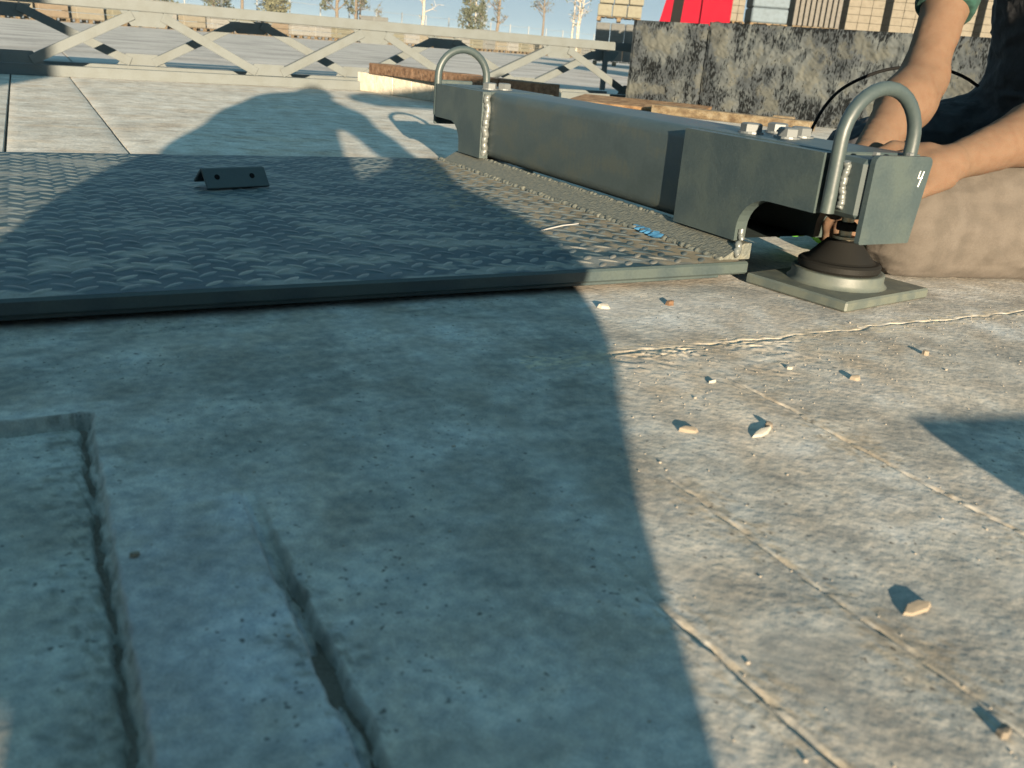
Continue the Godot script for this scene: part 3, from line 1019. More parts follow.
	for j in cuts.size() - 1:
		for k in prof.size():
			var p: Vector2 = prof[k]; var q: Vector2 = prof[(k + 1) % prof.size()]
			var mid := (p + q) * .5 - Vector2((xa + xb) * .5, (ya + yb) * .5)
			var cn := [Vector3(p.x, p.y, cuts[j]), Vector3(q.x, q.y, cuts[j]), Vector3(q.x, q.y, cuts[j + 1]), Vector3(p.x, p.y, cuts[j + 1])]
			var flip: bool = (cn[1] - cn[0]).cross(cn[2] - cn[0]).dot(Vector3(mid.x, mid.y, 0)) > 0.0
			for t in ([0, 2, 1, 0, 3, 2] if flip else [0, 1, 2, 0, 2, 3]):
				var cv: Vector3 = cn[t]
				s.set_uv(Vector2((-1.02 - cv.z) / .99 + (0.0 if mid.x < 0 else .37), clampf((yb - cv.y) / (yb - ya), .004, .996)))
				s.add_vertex(cv)
	add.call("beam_tube", s, "steel_tube", "set-back middle of the beam with dried dusty smears")
	# proud end sections: side plates with cut-outs, top plates
	for near in [true, false]:
		for xx in [.916, 1.079]:
			s = st()
			prism(s, arch_poly(near), Vector3(xx, 0, 0), Vector3(0, 0, 1), Vector3(0, 1, 0), Vector3(.021, 0, 0))
			add.call("side_plate", s, "steel")
		s = st()
		if near: bx(s, Vector3(1.008, .1985, -1.0085), Vector3(.1405, .012, .291), .002)
		else: bx(s, Vector3(1.008, .1985, -2.030), Vector3(.1405, .012, .268), .002)
		add.call("top_plate", s, "steel")
	# nose boxes that carry the feet
	s = st()
	bx(s, Vector3(.9945, .1625, -.8365), Vector3(.115, .077, .056), .006)
	add.call("nose_box", s, "steel")
	s = st()
	bx(s, Vector3(.9945, .1625, -2.198), Vector3(.115, .077, .062), .006)
	add.call("nose_box", s, "steel")
	# near end plate, rounded corners, with a hand painted 4
	s = st()
	var ep := PackedVector2Array()
	for q in [[1.0375, .1985, 0.0], [.949, .1985, 90.0], [.943, .097, 180.0], [1.0315, .097, 270.0]]:
		for k in 5:
			var an := deg_to_rad(q[2] + 90.0 * k / 4.0)
			var er := .009 if q[2] < 100.0 else .003
			ep.append(Vector2(q[0] + cos(an) * er, q[1] + sin(an) * er))
	prism(s, ep, Vector3(0, 0, -.8065), Vector3.RIGHT, Vector3.UP, Vector3(0, 0, .008))
	var plate: MeshInstance3D = add.call("end_plate", s, "steel", "flat end plate with a small hand painted white 4")
	s = st()
	for e in [[[1.0265, .1895], [1.0245, .1800], [1.0330, .1805]], [[1.0335, .1890], [1.0310, .1800], [1.0280, .1690]]]:
		var pts := []; var rad := []
		for p in e:
			pts.append(Vector3(p[0], p[1], -.7983)); rad.append(.0008)
		tube(s, pts, rad, 6)
	ps(plate, "painted_number", s, "chalk", "white hand painted 4")
	for xx in [.957, 1.020]:
		hexbolt(o, Vector3(xx, .2045, -.815) + off, .0052, .006, .3)
	s = st()
	bx(s, Vector3(.9945, .155, -2.235), Vector3(.105, .11, .008), .002)
	add.call("end_plate", s, "steel")
	# lifting handles
	for z in [-.848, -2.178]:
		add.call("lifting_handle", u_handle(z), "steel")
		for q in [[.930, z + .0105], [1.048, z + .0105]]:
			add.call("weld_bead", bead(Vector3(q[0] + .004, .133, q[1]), Vector3(q[0] + .004, .196, q[1]), .0052, .0065, int(q[1] * 1000.0) + 3000), "weld")
	# welds where the proud plates start, and round the cut-out
	add.call("weld_bead", bead(Vector3(.927, .062, -1.892), Vector3(.927, .198, -1.892), .0085, .013, 15), "weld", "bright weld bead down the beam")
	add.call("weld_bead", bead(Vector3(.918, .055, -.998), Vector3(.912, .037, -.986), .006, .006, 16), "weld")
	add.call("weld_bead", bead(Vector3(.926, .058, -.999), Vector3(.926, .072, -1.003), .005, .006, 17), "weld")
	# bolts on top of the beam
	for b in [[.985, -1.083], [1.002, -1.022], [1.052, -1.045], [1.060, -1.105]]:
		s = st()
		lathe(s, Vector3(b[0], .2045, b[1]) , [[.0, .003], [.0195, .003], [.020, .0], [.020, -.002]], 20)
		add.call("washer", s, "bolt")
		hexbolt(o, Vector3(b[0], .2075, b[1]) + off, .0165, .0125, b[0] * 40.0)
	for b in [[.972, -1.975], [1.018, -1.99]]:
		s = st()
		lathe(s, Vector3(b[0], .2045, b[1]), [[.0, .003], [.0195, .003], [.020, .0], [.020, -.002]], 20)
		add.call("washer", s, "bolt")
		hexbolt(o, Vector3(b[0], .2075, b[1]) + off, .0165, .0125, b[0] * 40.0)
	# levelling feet
	for z in [-.902, -2.105]:
		var c := Vector3(1.030, 0, z)
		s = st()
		lathe(s, c, [[.0, .034], [.056, .034], [.0585, .0375], [.0585, .0445], [.055, .0475], [.050, .048], [.047, .050], [.024, .076], [.018, .078], [.0, .078]], 72)
		var foot: MeshInstance3D = add.call("levelling_foot", s, "rubber", "black rubber cone foot")
		s = st()
		lathe(s, c, [[.0, .078], [.0165, .078], [.0165, .082], [.009, .0825], [.009, .128], [.0, .128]], 20)
		ps(foot, "stud", s, "brass")
		hexbolt(foot, c + Vector3(0, .0905, 0), .0155, .012, .2, "black")
		s = st()
		bx(s, c + Vector3(0, .1205, 0), Vector3(.09, .010, .075), .002)
		add.call("foot_bracket", s, "steel")
	# loose base plates with a locating ring
	for e in [[Vector3(1.033, 0, -.901), 9.0, "dusty steel base plate with ring under the foot beside the kneeling man"], [Vector3(1.030, 0, -2.106), 4.0, "steel base plate with ring under the foot at the lattice beam side"]]:
		var b := thing("foot_base_plate", e[2], "base plate", e[0], "base plates of the scale feet", deg_to_rad(e[1]))
		s = st()
		bx(s, Vector3(0, .0085, 0), Vector3(.206, .015, .172), .0025)
		ps(b, "plate", s, "base_steel")
		s = st()
		lathe(s, Vector3(-.003, 0, -.001), [[.060, .034], [.0645, .034], [.0655, .0325], [.0655, .022], [.070, .0165], [.072, .0155]], 64, true)
		lathe(s, Vector3(-.003, 0, -.001), [[.0, .0335], [.060, .034]], 40)
		ps(b, "ring", s, "base_steel")

# ---------------------------------------------------------------- people
func build_man() -> void:
	var o := thing("person", "kneeling man in dark bib overalls, green t-shirt and taupe trousers reaching behind the beam", "person", Vector3(1.55, 0, -1.05))
	var off := -o.position
	var put := func(called: String, m: ArrayMesh, mm: String) -> void:
		var p := part(o, called, m, M[mm]); p.position = off
	# right arm (far side)
	var rs := Vector3(1.515, .570, -1.190); var re := Vector3(1.352, .300, -1.090); var rw := Vector3(1.178, .176, -1.022)
	# left arm (camera side)
	var ls := Vector3(1.680, .520, -.950); var le := Vector3(1.475, .252, -.905); var lw := Vector3(1.215, .186, -.900)
	var neck := Vector3(1.62, .60, -1.10); var hc := Vector3(1.545, .745, -1.085)
	var skin := []
	skin.append_array([[rs, .052, rs.lerp(re, .45), .039], [rs.lerp(re, .45), .039, re, .035], [re, .036, re.lerp(rw, .28), .043], [re.lerp(rw, .28), .042, rw, .027]])
	skin.append_array([[ls, .056, le, .042], [le, .042, le.lerp(lw, .28), .044], [le.lerp(lw, .28), .044, lw, .027]])
	skin.append_array([[neck, .062, hc - Vector3(-.02, .06, 0), .056], [neck, .07, rs, .055], [neck, .07, ls, .055], [neck, .08, Vector3(1.68, .45, -1.08), .09]])
	var f := Vector3(-.80, -.58, .12).normalized(); var up := Vector3(-.58, .80, 0).normalized()
	var meshes := [sdf(skin, .009, .030, .0022, 22.0)]
	meshes.append(sdf(head_bones(hc, f, up), .006, .025))
	meshes.append(sdf(hand_bones(rw, Vector3(-.66, -.70, .26), Vector3(-.6, .7, .1), 1.0, .5, re), .0035, .010))
	meshes.append(sdf(hand_bones(lw, Vector3(-.94, -.26, -.16), Vector3(-.1, .75, .65), -1.0, .5, le), .0035, .010))
	put.call("body", join_meshes(meshes), "skin")
	eyes(o, hc + off, f, up)
	put.call("hair", sdf([[hc + up * .048 - f * .03, .088, hc + up * .055 + f * .012, .074], [hc - f * .06, .06, hc - f * .055 - up * .04, .045]], .007, .03, .004, 60.0), "hair")
	# t-shirt: shoulders and short sleeves, cut flat at the hem
	var sl := rs.lerp(re, .575); var sl2 := ls.lerp(le, .5)
	var tor := [[Vector3(1.70, .50, -1.08), .112, Vector3(1.76, .30, -1.08), .112], [neck + Vector3(.03, -.03, 0), .08, Vector3(1.70, .48, -1.08), .108], [neck, .078, rs, .074], [neck, .078, ls, .074]]
	put.call("t_shirt", sdf(tor + [[rs, .062, sl, .050], [ls, .070, sl2, .058]], .009, .035, .006, 18.0, [[hc - up * .11, up], [rs.lerp(re, .575), (re - rs).normalized()]]), "tshirt")
	# bib overalls over the belly and the far thigh
	var hipr := Vector3(1.80, .20, -1.20); var hipl := Vector3(1.80, .18, -1.00)
	put.call("bib_overalls", sdf([
		[Vector3(1.690, .475, -1.09), .122, Vector3(1.752, .30, -1.09), .128],
		[Vector3(1.752, .30, -1.09), .128, Vector3(1.80, .18, -1.10), .132],
		[hipr, .115, Vector3(1.43, .135, -1.235), .082],
		[Vector3(1.43, .135, -1.235), .080, Vector3(1.40, .060, -1.20), .060],
		[Vector3(1.40, .060, -1.20), .058, Vector3(1.80, .055, -1.22), .05]], .009, .04, .010, 11.0, [], Vector3(.9, 1.6, 1.0)), "overalls")
	var s := st()
	bx(s, Vector3(1.588, .425, -1.045), Vector3(.012, .09, .10), .005, Basis(Vector3(0, 0, 1), .38) * Basis(Vector3.UP, -.35))
	var pk := ps(o, "bib_pocket", s, "overalls"); pk.position = off
	# near leg: folded under, knee at the beam
	put.call("trousers", sdf([
		[hipl, .118, Vector3(1.46, .120, -.975), .090],
		[Vector3(1.46, .120, -.975), .090, Vector3(1.250, .092, -.972), .076],
		[Vector3(1.235, .070, -.975), .060, Vector3(1.50, .064, -.905), .062],
		[Vector3(1.235, .036, -.960), .034, Vector3(1.52, .036, -.868), .034],
		[Vector3(1.50, .064, -.905), .062, Vector3(1.76, .055, -.86), .054],
		[Vector3(1.62, .14, -.96), .10, Vector3(1.40, .10, -.945), .085]], .007, .04, .0060, 7.0, [[Vector3(0, .003, 0), Vector3.DOWN]], Vector3(.6, 1.6, 1.2)), "trousers")
	for z in [-.845, -1.23]:
		var sh := sdf([[Vector3(1.76, .055, z), .042, Vector3(1.86, .06, z - .01), .040], [Vector3(1.80, .03, z), .026, Vector3(1.92, .035, z), .028]], .008, .02)
		put.call("boot", sh, "black")
	# looped black cable behind his arms
	s = st()
	var cv := Curve3D.new()
	for p in [[1.372, .010, -1.38], [1.366, .10, -1.345], [1.372, .19, -1.338], [1.417, .261, -1.337], [1.483, .303, -1.319], [1.545, .322, -1.292], [1.615, .323, -1.254], [1.665, .301, -1.217], [1.69, .26, -1.19], [1.70, .17, -1.33], [1.72, .012, -1.40]]:
		cv.add_point(Vector3(p[0], p[1], p[2]))
	for i in cv.point_count:
		var t := (cv.get_point_position(mini(i + 1, cv.point_count - 1)) - cv.get_point_position(maxi(i - 1, 0))) / 6.0
		cv.set_point_in(i, -t); cv.set_point_out(i, t)
	var pts := Array(cv.tessellate_even_length(5, .02)); var rad := []
	for p in pts: rad.append(.0032)
	tube(s, pts, rad, 8)
	single("cable", s, "black", "thin black cable looping up behind the man's bare arms", "cable")

# the crouching photographer: out of the picture, throws the large shadow
func sp(s: float, t: float, L: float) -> Vector3:
	# s across the sunbeam, t height at the camera's own distance, L metres down-sun of the camera
	return Vector3(CA * s + SA * L, t - L * TE, SA * s - CA * L)

func build_photographer() -> void:
	var o := thing("person", "photographer squatting low in dark clothes with a phone held before the knees", "person", sp(0, 0, -.45) * Vector3(1, 0, 1))
	var off := -o.position
	var f := Vector3(.44, -.18, -.88).normalized()
	var head := sp(.028, .822, -.42)
	var bones := []
	# torso, hunched, and shoulders
	bones.append([sp(-.10, .62, -.46), .150, sp(-.12, .26, -.52), .175])
	bones.append([sp(-.165, .710, -.44), .098, sp(-.235, .60, -.42), .085])
	bones.append([sp(.02, .67, -.44), .075, sp(.150, .625, -.40), .066])
	bones.append([sp(-.05, .66, -.44), .10, sp(-.16, .70, -.44), .10])
	bones.append([sp(.030, .60, -.46), .062, sp(.020, .34, -.48), .075])
	bones.append([sp(.00, .72, -.44), .085, sp(-.15, .725, -.44), .092])
	bones.append([sp(-.02, .80, -.43), .092, sp(-.14, .735, -.44), .092])
	bones.append([sp(-.285, .27, -.30), .090, sp(-.270, .13, -.34), .088])
	bones.append([sp(.050, .750, -.43), .072, sp(.115, .665, -.42), .072])
	# left arm and elbow
	bones.append([sp(-.235, .60, -.42), .083, sp(-.290, .43, -.34), .062])
	bones.append([sp(-.290, .43, -.34), .060, sp(-.085, .31, -.14), .034])
	# right arm: the gap between it and the chest lets the sun through
	bones.append([sp(.150, .612, -.40), .074, sp(.215, .48, -.36), .045])
	bones.append([sp(.215, .48, -.36), .045, sp(.245, .40, -.30), .050])
	bones.append([sp(.245, .37, -.30), .048, sp(.075, .295, -.12), .033])
	# thighs, knees, shins
	bones.append([sp(-.16, .20, -.56), .13, sp(-.275, .305, -.26), .092])
	bones.append([sp(.03, .20, -.56), .125, sp(.262, .235, -.26), .092])
	bones.append([sp(.258, .235, -.26), .096, sp(.112, .045, -.36), .046])
	bones.append([sp(-.275, .300, -.26), .094, sp(-.06, .06, -.38), .058])
	bones.append([sp(-.10, .22, -.55), .16, sp(.02, .17, -.50), .15])
	var shell := sdf(bones, .013, .045)
	var p := part(o, "clothes", shell, M["jacket"]); p.position = off
	var meshes := [sdf(head_bones(head, f, Vector3.UP), .008, .025), sdf([[head - Vector3(0, .07, 0), .055, sp(-.01, .68, -.44), .06]], .012, .03),
		sdf(hand_bones(sp(-.085, .31, -.14), sp(.05, .0, .05) - sp(0, 0, 0), Vector3.UP, 1.0, .5), .004, .010),
		sdf(hand_bones(sp(.075, .305, -.12), sp(-.05, .0, .03) - sp(0, 0, 0), Vector3.UP, -1.0, .5), .004, .010)]
	p = part(o, "body", join_meshes(meshes), M["skin"]); p.position = off
	p = part(o, "hair", sdf([[head + Vector3(0, .035, 0) - f * .02, .094, head + Vector3(0, .045, 0), .085]], .009, .03), M["hair"]); p.position = off
	eyes(o, head + off, f, Vector3.UP)
	for q in [[.105, -.40], [-.05, -.42]]:
		p = part(o, "shoe", sdf([[sp(q[0], 0, q[1]) * Vector3(1, 0, 1) + Vector3(0, .045, 0), .045, sp(q[0], 0, q[1] + .12) * Vector3(1, 0, 1) + Vector3(0, .035, 0), .036]], .009, .02), M["black"])
		p.position = off
	# the phone in the hands
	var s := st()
	bx(s, Vector3(-.010, .296, .022), Vector3(.155, .074, .008), .003, Basis(Vector3.UP, deg_to_rad(-29.0)) * Basis(Vector3.RIGHT, deg_to_rad(-20.7)))
	single("phone", s, "black", "black phone held up by the squatting photographer", "phone")

# ---------------------------------------------------------------- goods in the yard
func pallet_shape(w: float, d: float) -> SurfaceTool:
	var s := st()
	for k in 5: bx(s, Vector3(-w * .5 + w * (k + .5) / 5.0, .132, 0), Vector3(w / 5.0 - .03, .022, d), .003)
	for x in [-w * .5 + .06, 0.0, w * .5 - .06]:
		for z in [-d * .5 + .06, 0.0, d * .5 - .06]: bx(s, Vector3(x, .07, z), Vector3(.11, .10, .11), .003)
		bx(s, Vector3(x, .011, 0), Vector3(.11, .02, d), .003)
	return s

func build_yard_goods() -> void:
	var pm := commit(pallet_shape(1.2, 1.0))
	var rowA := Vector3(-3.0, -.03, -37.2); var rowB := Vector3(43.0, -.03, -64.0)
	var d := (rowB - rowA).normalized()
	var L := (rowB - rowA).length()
	var kinds := [["load_cream", "cream wrapped paver pack on a pallet in the far row", 0.95, "cream wrapped pack"], ["load_white", "white wrapped paver pack on a pallet in the far row", 0.88, "white wrapped pack"], ["load_tan", "tan brick pack on a pallet in the far row", 0.92, "tan brick pack"], ["load_yellow", "straw coloured block pack on a pallet in the far row", 0.86, "straw coloured block pack"], ["load_grey", "grey concrete block pack on a pallet in the far row", 0.90, "grey block pack"]]
	var order := [2, 0, 0, 2, 0, 3, 1, 0, 1, 3, 2, 1, 1, 3, 0, 4, 3, 1, 0, 2, 1, 3, 4, 0, 1, 3, 0, 4, 1, 3, 0, 4]
	var t := 0.4; var i := 0
	while t < L - .5:
		var k: Array = kinds[order[i % order.size()]]
		var at := rowA + d * t
		var turn := atan2(-d.z, d.x) + rng.randf_range(-.05, .05)
		var o := MeshInstance3D.new()
		o.name = numbered("wooden_pallet"); o.mesh = pm; o.material_override = M["pallet_wood"]
		add_child(o); o.position = at; o.rotation.y = turn
		tag(o, "weathered wooden pallet under a %s in the far row" % k[3], "pallet", "pallets in the far row")
		var h: float = k[2] * rng.randf_range(.9, 1.08)
		if i == 15 or i == 22: h *= 1.35
		var g := thing("paver_pack", k[1], "paver pack", at + Vector3(0, .1435, 0), "packs in the far row", turn)
		var rows := 4
		for y in rows:
			var s := st()
			bx(s, Vector3(rng.randf_range(-.01, .01), h * (y + .5) / rows, 0), Vector3(1.14, h / rows - .012, .95), .012)
			ps(g, "layer", s, k[0])
		t += 1.2 * rng.randf_range(1.12, 1.28)
		if i in [5, 9, 17]: t += .5
		i += 1
	# tall stack left of the concrete wall: two tiers
	var sb := Vector3(18.35, -.03, -27.6)
	var tdir := Basis(Vector3.UP, deg_to_rad(-33.0))
	for tier in 2:
		var base := sb + Vector3(0, tier * 1.42, 0)
		var o := MeshInstance3D.new()
		o.name = numbered("wooden_pallet"); o.mesh = pm; o.material_override = M["pallet_wood"]
		add_child(o); o.position = base; o.rotation.y = deg_to_rad(-33.0); o.scale = Vector3(1.25, 1, 1.2)
		tag(o, ["wooden pallet under dark grey blocks beside the concrete wall", "wooden pallet between grey and pale block tiers"][tier], "pallet")
		var g := thing("block_stack", ["dark grey concrete block stack, lower tier beside the wall", "pale concrete block stack on top of dark grey blocks"][tier], "block stack", base + Vector3(0, .1435, 0), "", deg_to_rad(-33.0))
		for y in ([2, 4][tier]):
			for x in 3:
				var hh: float = [.62, .40][tier]
				var s := st()
				bx(s, Vector3((x - 1) * .50 + (.04 if tier == 1 and y % 2 == 1 else 0.0), hh * (y + .5), rng.randf_range(-.015, .015)), Vector3(.475, hh - .03, 1.1), .02)
				ps(g, "block", s, ["block_grey", "block_pale"][tier])
	# paver stacks behind the wall, seen above it
	var ca := Vector3(15.0, -.03, -20.0)
	var cd := Vector3(.86, 0, .50).normalized()
	var turn2 := atan2(-cd.z, cd.x)
	var q := 0.0
	var spec := [["stripes", 1.05, "slab_grey", "grey paving slabs packed on edge next to the red machine"], ["blocks", .55, "block_beige", "narrow beige block stack beside the slabs on edge"], ["wrap", .95, "wrap_blue", "blue-grey film wrapped pack between slab stacks"], ["stripes", 1.2, "slab_grey", "grey paving slabs packed on edge beside the blue wrapped pack"], ["blocks", .95, "block_beige", "beige block stack next to slabs on edge behind the wall"], ["blocks", .95, "block_beige", "middle beige block stack behind the concrete wall"], ["blocks", 1.05, "block_beige", "beige block stack behind the man's raised arm"], ["blocks", 1.05, "block_beige", "beige block stack behind the man's shoulder"]]
	var k2 := 0
	for e in spec:
		var w: float = e[1]
		var at := ca + cd * (q + w * .5)
		for tier in 2:
			var y0 := tier * 1.24
			var po := MeshInstance3D.new()
			po.name = numbered("wooden_pallet"); po.mesh = pm; po.material_override = M["pallet_wood"]
			add_child(po); po.position = at + Vector3(0, y0, 0); po.rotation.y = turn2; po.scale = Vector3(w / 1.2, 1, 1)
			tag(po, "pallet under " + (e[3] as String) + ("" if tier == 1 else ", lower tier"), "pallet", "pallets behind the wall")
			var lab: String = e[3]
			if tier == 0: lab = lab.replace("stack", "lower tier") if "stack" in lab else lab + ", lower tier"
			var g := thing("paver_stack", lab, "paver stack", at + Vector3(0, y0 + .1435, 0), "paver stacks behind the wall", turn2)
			var H := 1.08
			if e[0] == "stripes":
				var n := 9
				for i2 in n:
					var s := st()
					bx(s, Vector3(-w * .5 + w * (i2 + .5) / n, H * .5, 0), Vector3(w / n - .035, H - rng.randf() * .02, .9), .008)
					ps(g, "slab", s, e[2])
				var s3 := st()
				bx(s3, Vector3(0, H * .5, -.04), Vector3(w - .05, H - .06, .80), .004)
				ps(g, "spacer", s3, "slab_dark")
			elif e[0] == "blocks":
				for y in 6:
					for x2 in 3:
						var s := st()
						bx(s, Vector3(-w * .5 + .03 + (w - .06) * (x2 + .5) / 3.0, H * (y + .5) / 6.0, rng.randf_range(-.01, .01)), Vector3((w - .06) / 3.0 - .008, H / 6.0 - .006, .9), .004)
						ps(g, "block", s, e[2])
			else:
				for y in 3:
					var s := st()
					bx(s, Vector3(0, H * (y + .5) / 3.0, 0), Vector3(w - .04, H / 3.0 - .012, .9), .03)
					ps(g, "layer", s, e[2])
		if k2 >= 6:
			var po := MeshInstance3D.new()
			po.name = numbered("wooden_pallet"); po.mesh = pm; po.material_override = M["pallet_wood"]
			add_child(po); po.position = at + Vector3(0, 2.48, 0); po.rotation.y = turn2
			tag(po, "empty wooden pallet on top of a beige block stack", "pallet", "empty pallets on the stacks")
		q += w + (.10 if e[0] != "blocks" else .14)
		k2 += 1
	# red machine housing behind the wall
	var r := thing("red_machine", "glossy red machine housing with black slot and arched opening behind the concrete wall", "machine", Vector3(10.0, -.03, -12.9), "", deg_to_rad(-36.0))
	var s := st()
	prism(s, PackedVector2Array([Vector2(-.70, 0), Vector2(.66, 0), Vector2(.66, 1.9), Vector2(-.30, 1.9)]), Vector3(0, 0, 0), Vector3.RIGHT, Vector3.UP, Vector3(0, 0, -1.2))
	ps(r, "body", s, "red")
	s = st()
	prism(s, PackedVector2Array([Vector2(.16, .1), Vector2(.30, .1), Vector2(.30, 1.88), Vector2(.18, 1.88)]), Vector3(0, 0, .0), Vector3.RIGHT, Vector3.UP, Vector3(0, 0, .06))
	ps(r, "rib", s, "red")
	s = st()
	var slot := PackedVector2Array()
	for k in 9: slot.append(Vector2(-.24 + cos(PI + PI * k / 8.0) * .085, .90 + sin(PI + PI * k / 8.0) * .085))
	for k in 9: slot.append(Vector2(-.20 + cos(PI * k / 8.0) * .085, 1.6 + sin(PI * k / 8.0) * .085))
	prism(s, slot, Vector3(0, 0, .004), Vector3.RIGHT, Vector3.UP, Vector3(0, 0, -.02))
	ps(r, "slot", s, "black")
	s = st()
	var hole := PackedVector2Array([Vector2(.36, .4), Vector2(.56, .4)])
	for k in 9: hole.append(Vector2(.46 + cos(PI * k / 8.0) * .10, .90 + sin(PI * k / 8.0) * .10))
	prism(s, hole, Vector3(0, 0, .004), Vector3.RIGHT, Vector3.UP, Vector3(0, 0, -.02))
	ps(r, "opening", s, "black")
	# unseen casters added outside the picture to throw the shadows at its edges
	var st1 := thing("block_stack", "unseen tall block stack added to shade the left end of the lattice beam", "block stack", sp(-2.05, 0, -2.6) * Vector3(1, 0, 1), "", deg_to_rad(-15.0))  # added behind the camera to shade the left end of the lattice beam
	for y in 5:
		for x in 3:
			s = st()
			bx(s, Vector3((x - 1) * .55, .33 * (y + .5) + .002, 0), Vector3(.54, .32, 1.0), .01)
			ps(st1, "block", s, "block_grey")
	var st2 := thing("block_stack", "unseen block stack added to hold up the shadow casting roll", "block stack", sp(1.48, 0, -.55) * Vector3(1, 0, 1), "", deg_to_rad(-15.0))  # added support for the roll, unseen as well
	for y in 3:
		for x in 2:
			s = st()
			bx(s, Vector3((x - .5) * .25, .281 * (y + .5) + .002, 0), Vector3(.244, .274, .7), .01)
			ps(st2, "block", s, "block_grey")
	s = st()
	var pts := []; var rad := []
	for k in 15:
		var f := k / 14.0
		pts.append(sp(lerpf(.20, 1.78, f), 0, -.55) * Vector3(1, 0, 1) + Vector3(0, .936, 0)); rad.append(.091 * minf(1.0, sqrt(k + .12)))
	tube(s, pts, rad, 16)
	single("added_tarpaulin_roll", s, "added_tarp", "unseen grey roll added to throw the bar shaped shadow behind the deck", "roll")  # made-up caster, set to the height of the bar shadow beyond the deck
	var tb := thing("added_toolbox", "unseen red box added to throw the shadow at the right edge", "added_toolbox", sp(.785, 0, -.30) * Vector3(1, 0, 1), "", deg_to_rad(-15.0))  # made-up caster for the pointed shadow on the right of the slab
	s = st()
	bx(s, Vector3(0, .076, 0), Vector3(.46, .148, .22), .006)
	ps(tb, "case", s, "added_toolbox")
	s = st()
	tube(s, [Vector3(-.1, .150, 0), Vector3(-.09, .160, 0), Vector3(.09, .160, 0), Vector3(.1, .150, 0)], [.006, .006, .006, .006], 8)
	ps(tb, "handle", s, "black")

# ---------------------------------------------------------------- trees and fence
func tree(at: Vector3, h: float, label: String, bark: String, leaf: String, leaves: int, spread: float, lsize: float, sd: int, stems := 1, conical := false, low := .25) -> void:
	var r := RandomNumberGenerator.new(); r.seed = sd
	var o := thing("tree", label, "tree", at, "trees beyond the yard")
	var tr := st(); var cr := st()
	var tips := []
	for sN in stems:
		var base := Vector3(r.randf_range(-.3, .3), 0, r.randf_range(-.3, .3)) * (0.0 if stems == 1 else 1.0)
		var pts := []; var rad := []
		var lean := Vector3(r.randf_range(-.06, .06), 1, r.randf_range(-.06, .06))
		var p := base
		var R := h * .016 / sqrt(float(stems))
		for i in 9:
			pts.append(p); rad.append(R * (1.0 - .85 * i / 8.0))
			p += (lean + Vector3(r.randf_range(-.07, .07), 0, r.randf_range(-.07, .07))).normalized() * h / 8.0 * .95
		tube(tr, pts, rad, 7, false)
		for i in 26:
			var t := r.randf_range(low, .97)
			var ii := int(t * 7.99)
			var b: Vector3 = pts[ii].lerp(pts[ii + 1], t * 8.0 - ii) if ii < 8 else pts[8]
			var an := r.randf() * TAU
			var ln := h * spread * (1.15 - t) * r.randf_range(.6, 1.1) if conical else h * spread * r.randf_range(.5, 1.0) * (1.1 - absf(t - .6))
			var dir := Vector3(cos(an), r.randf_range(.25, 1.0), sin(an)).normalized()
			var e1 := b + dir * ln * .5
			var e2 := e1 + (dir + Vector3(r.randf_range(-.3, .3), r.randf_range(-.1, .3), r.randf_range(-.3, .3))).normalized() * ln * .5
			tube(cr, [b, e1, e2], [R * .34, R * .22, R * .10], 5, false)
			tips.append([b, e1, e2])
			for j in 4:
				var q := e1.lerp(e2, r.randf())
				var e3 := q + Vector3(r.randf_range(-1, 1), r.randf_range(-.2, 1), r.randf_range(-1, 1)).normalized() * ln * .35
				tube(cr, [q, e3], [R * .14, R * .07], 4, false)
				tips.append([q, q.lerp(e3, .5), e3])
	ps(o, "trunk", tr, bark)
	ps(o, "branches", cr, bark)
	if leaves > 0:
		var lf := st()
		lf.set_smooth_group(-1)
		for i in leaves:
			var tp: Array = tips[r.randi() % tips.size()]
			var c: Vector3 = tp[1].lerp(tp[2], r.randf_range(.0, 1.1)) + Vector3(r.randf_range(-1, 1), r.randf_range(-1, 1), r.randf_range(-1, 1)) * lsize * 1.4
			var a := Vector3(r.randf_range(-1, 1), r.randf_range(-1, 1), r.randf_range(-1, 1)).normalized()
			var b := a.cross(Vector3(r.randf_range(-1, 1), r.randf_range(-1, 1), r.randf_range(-1, 1))).normalized()
			var z := lsize * r.randf_range(.5, 1.2)
			lf.add_vertex(c - a * z); lf.add_vertex(c + b * z * .5); lf.add_vertex(c + a * z)
			lf.add_vertex(c - a * z); lf.add_vertex(c + a * z); lf.add_vertex(c - b * z * .5)
		ps(o, "crown", lf, leaf)

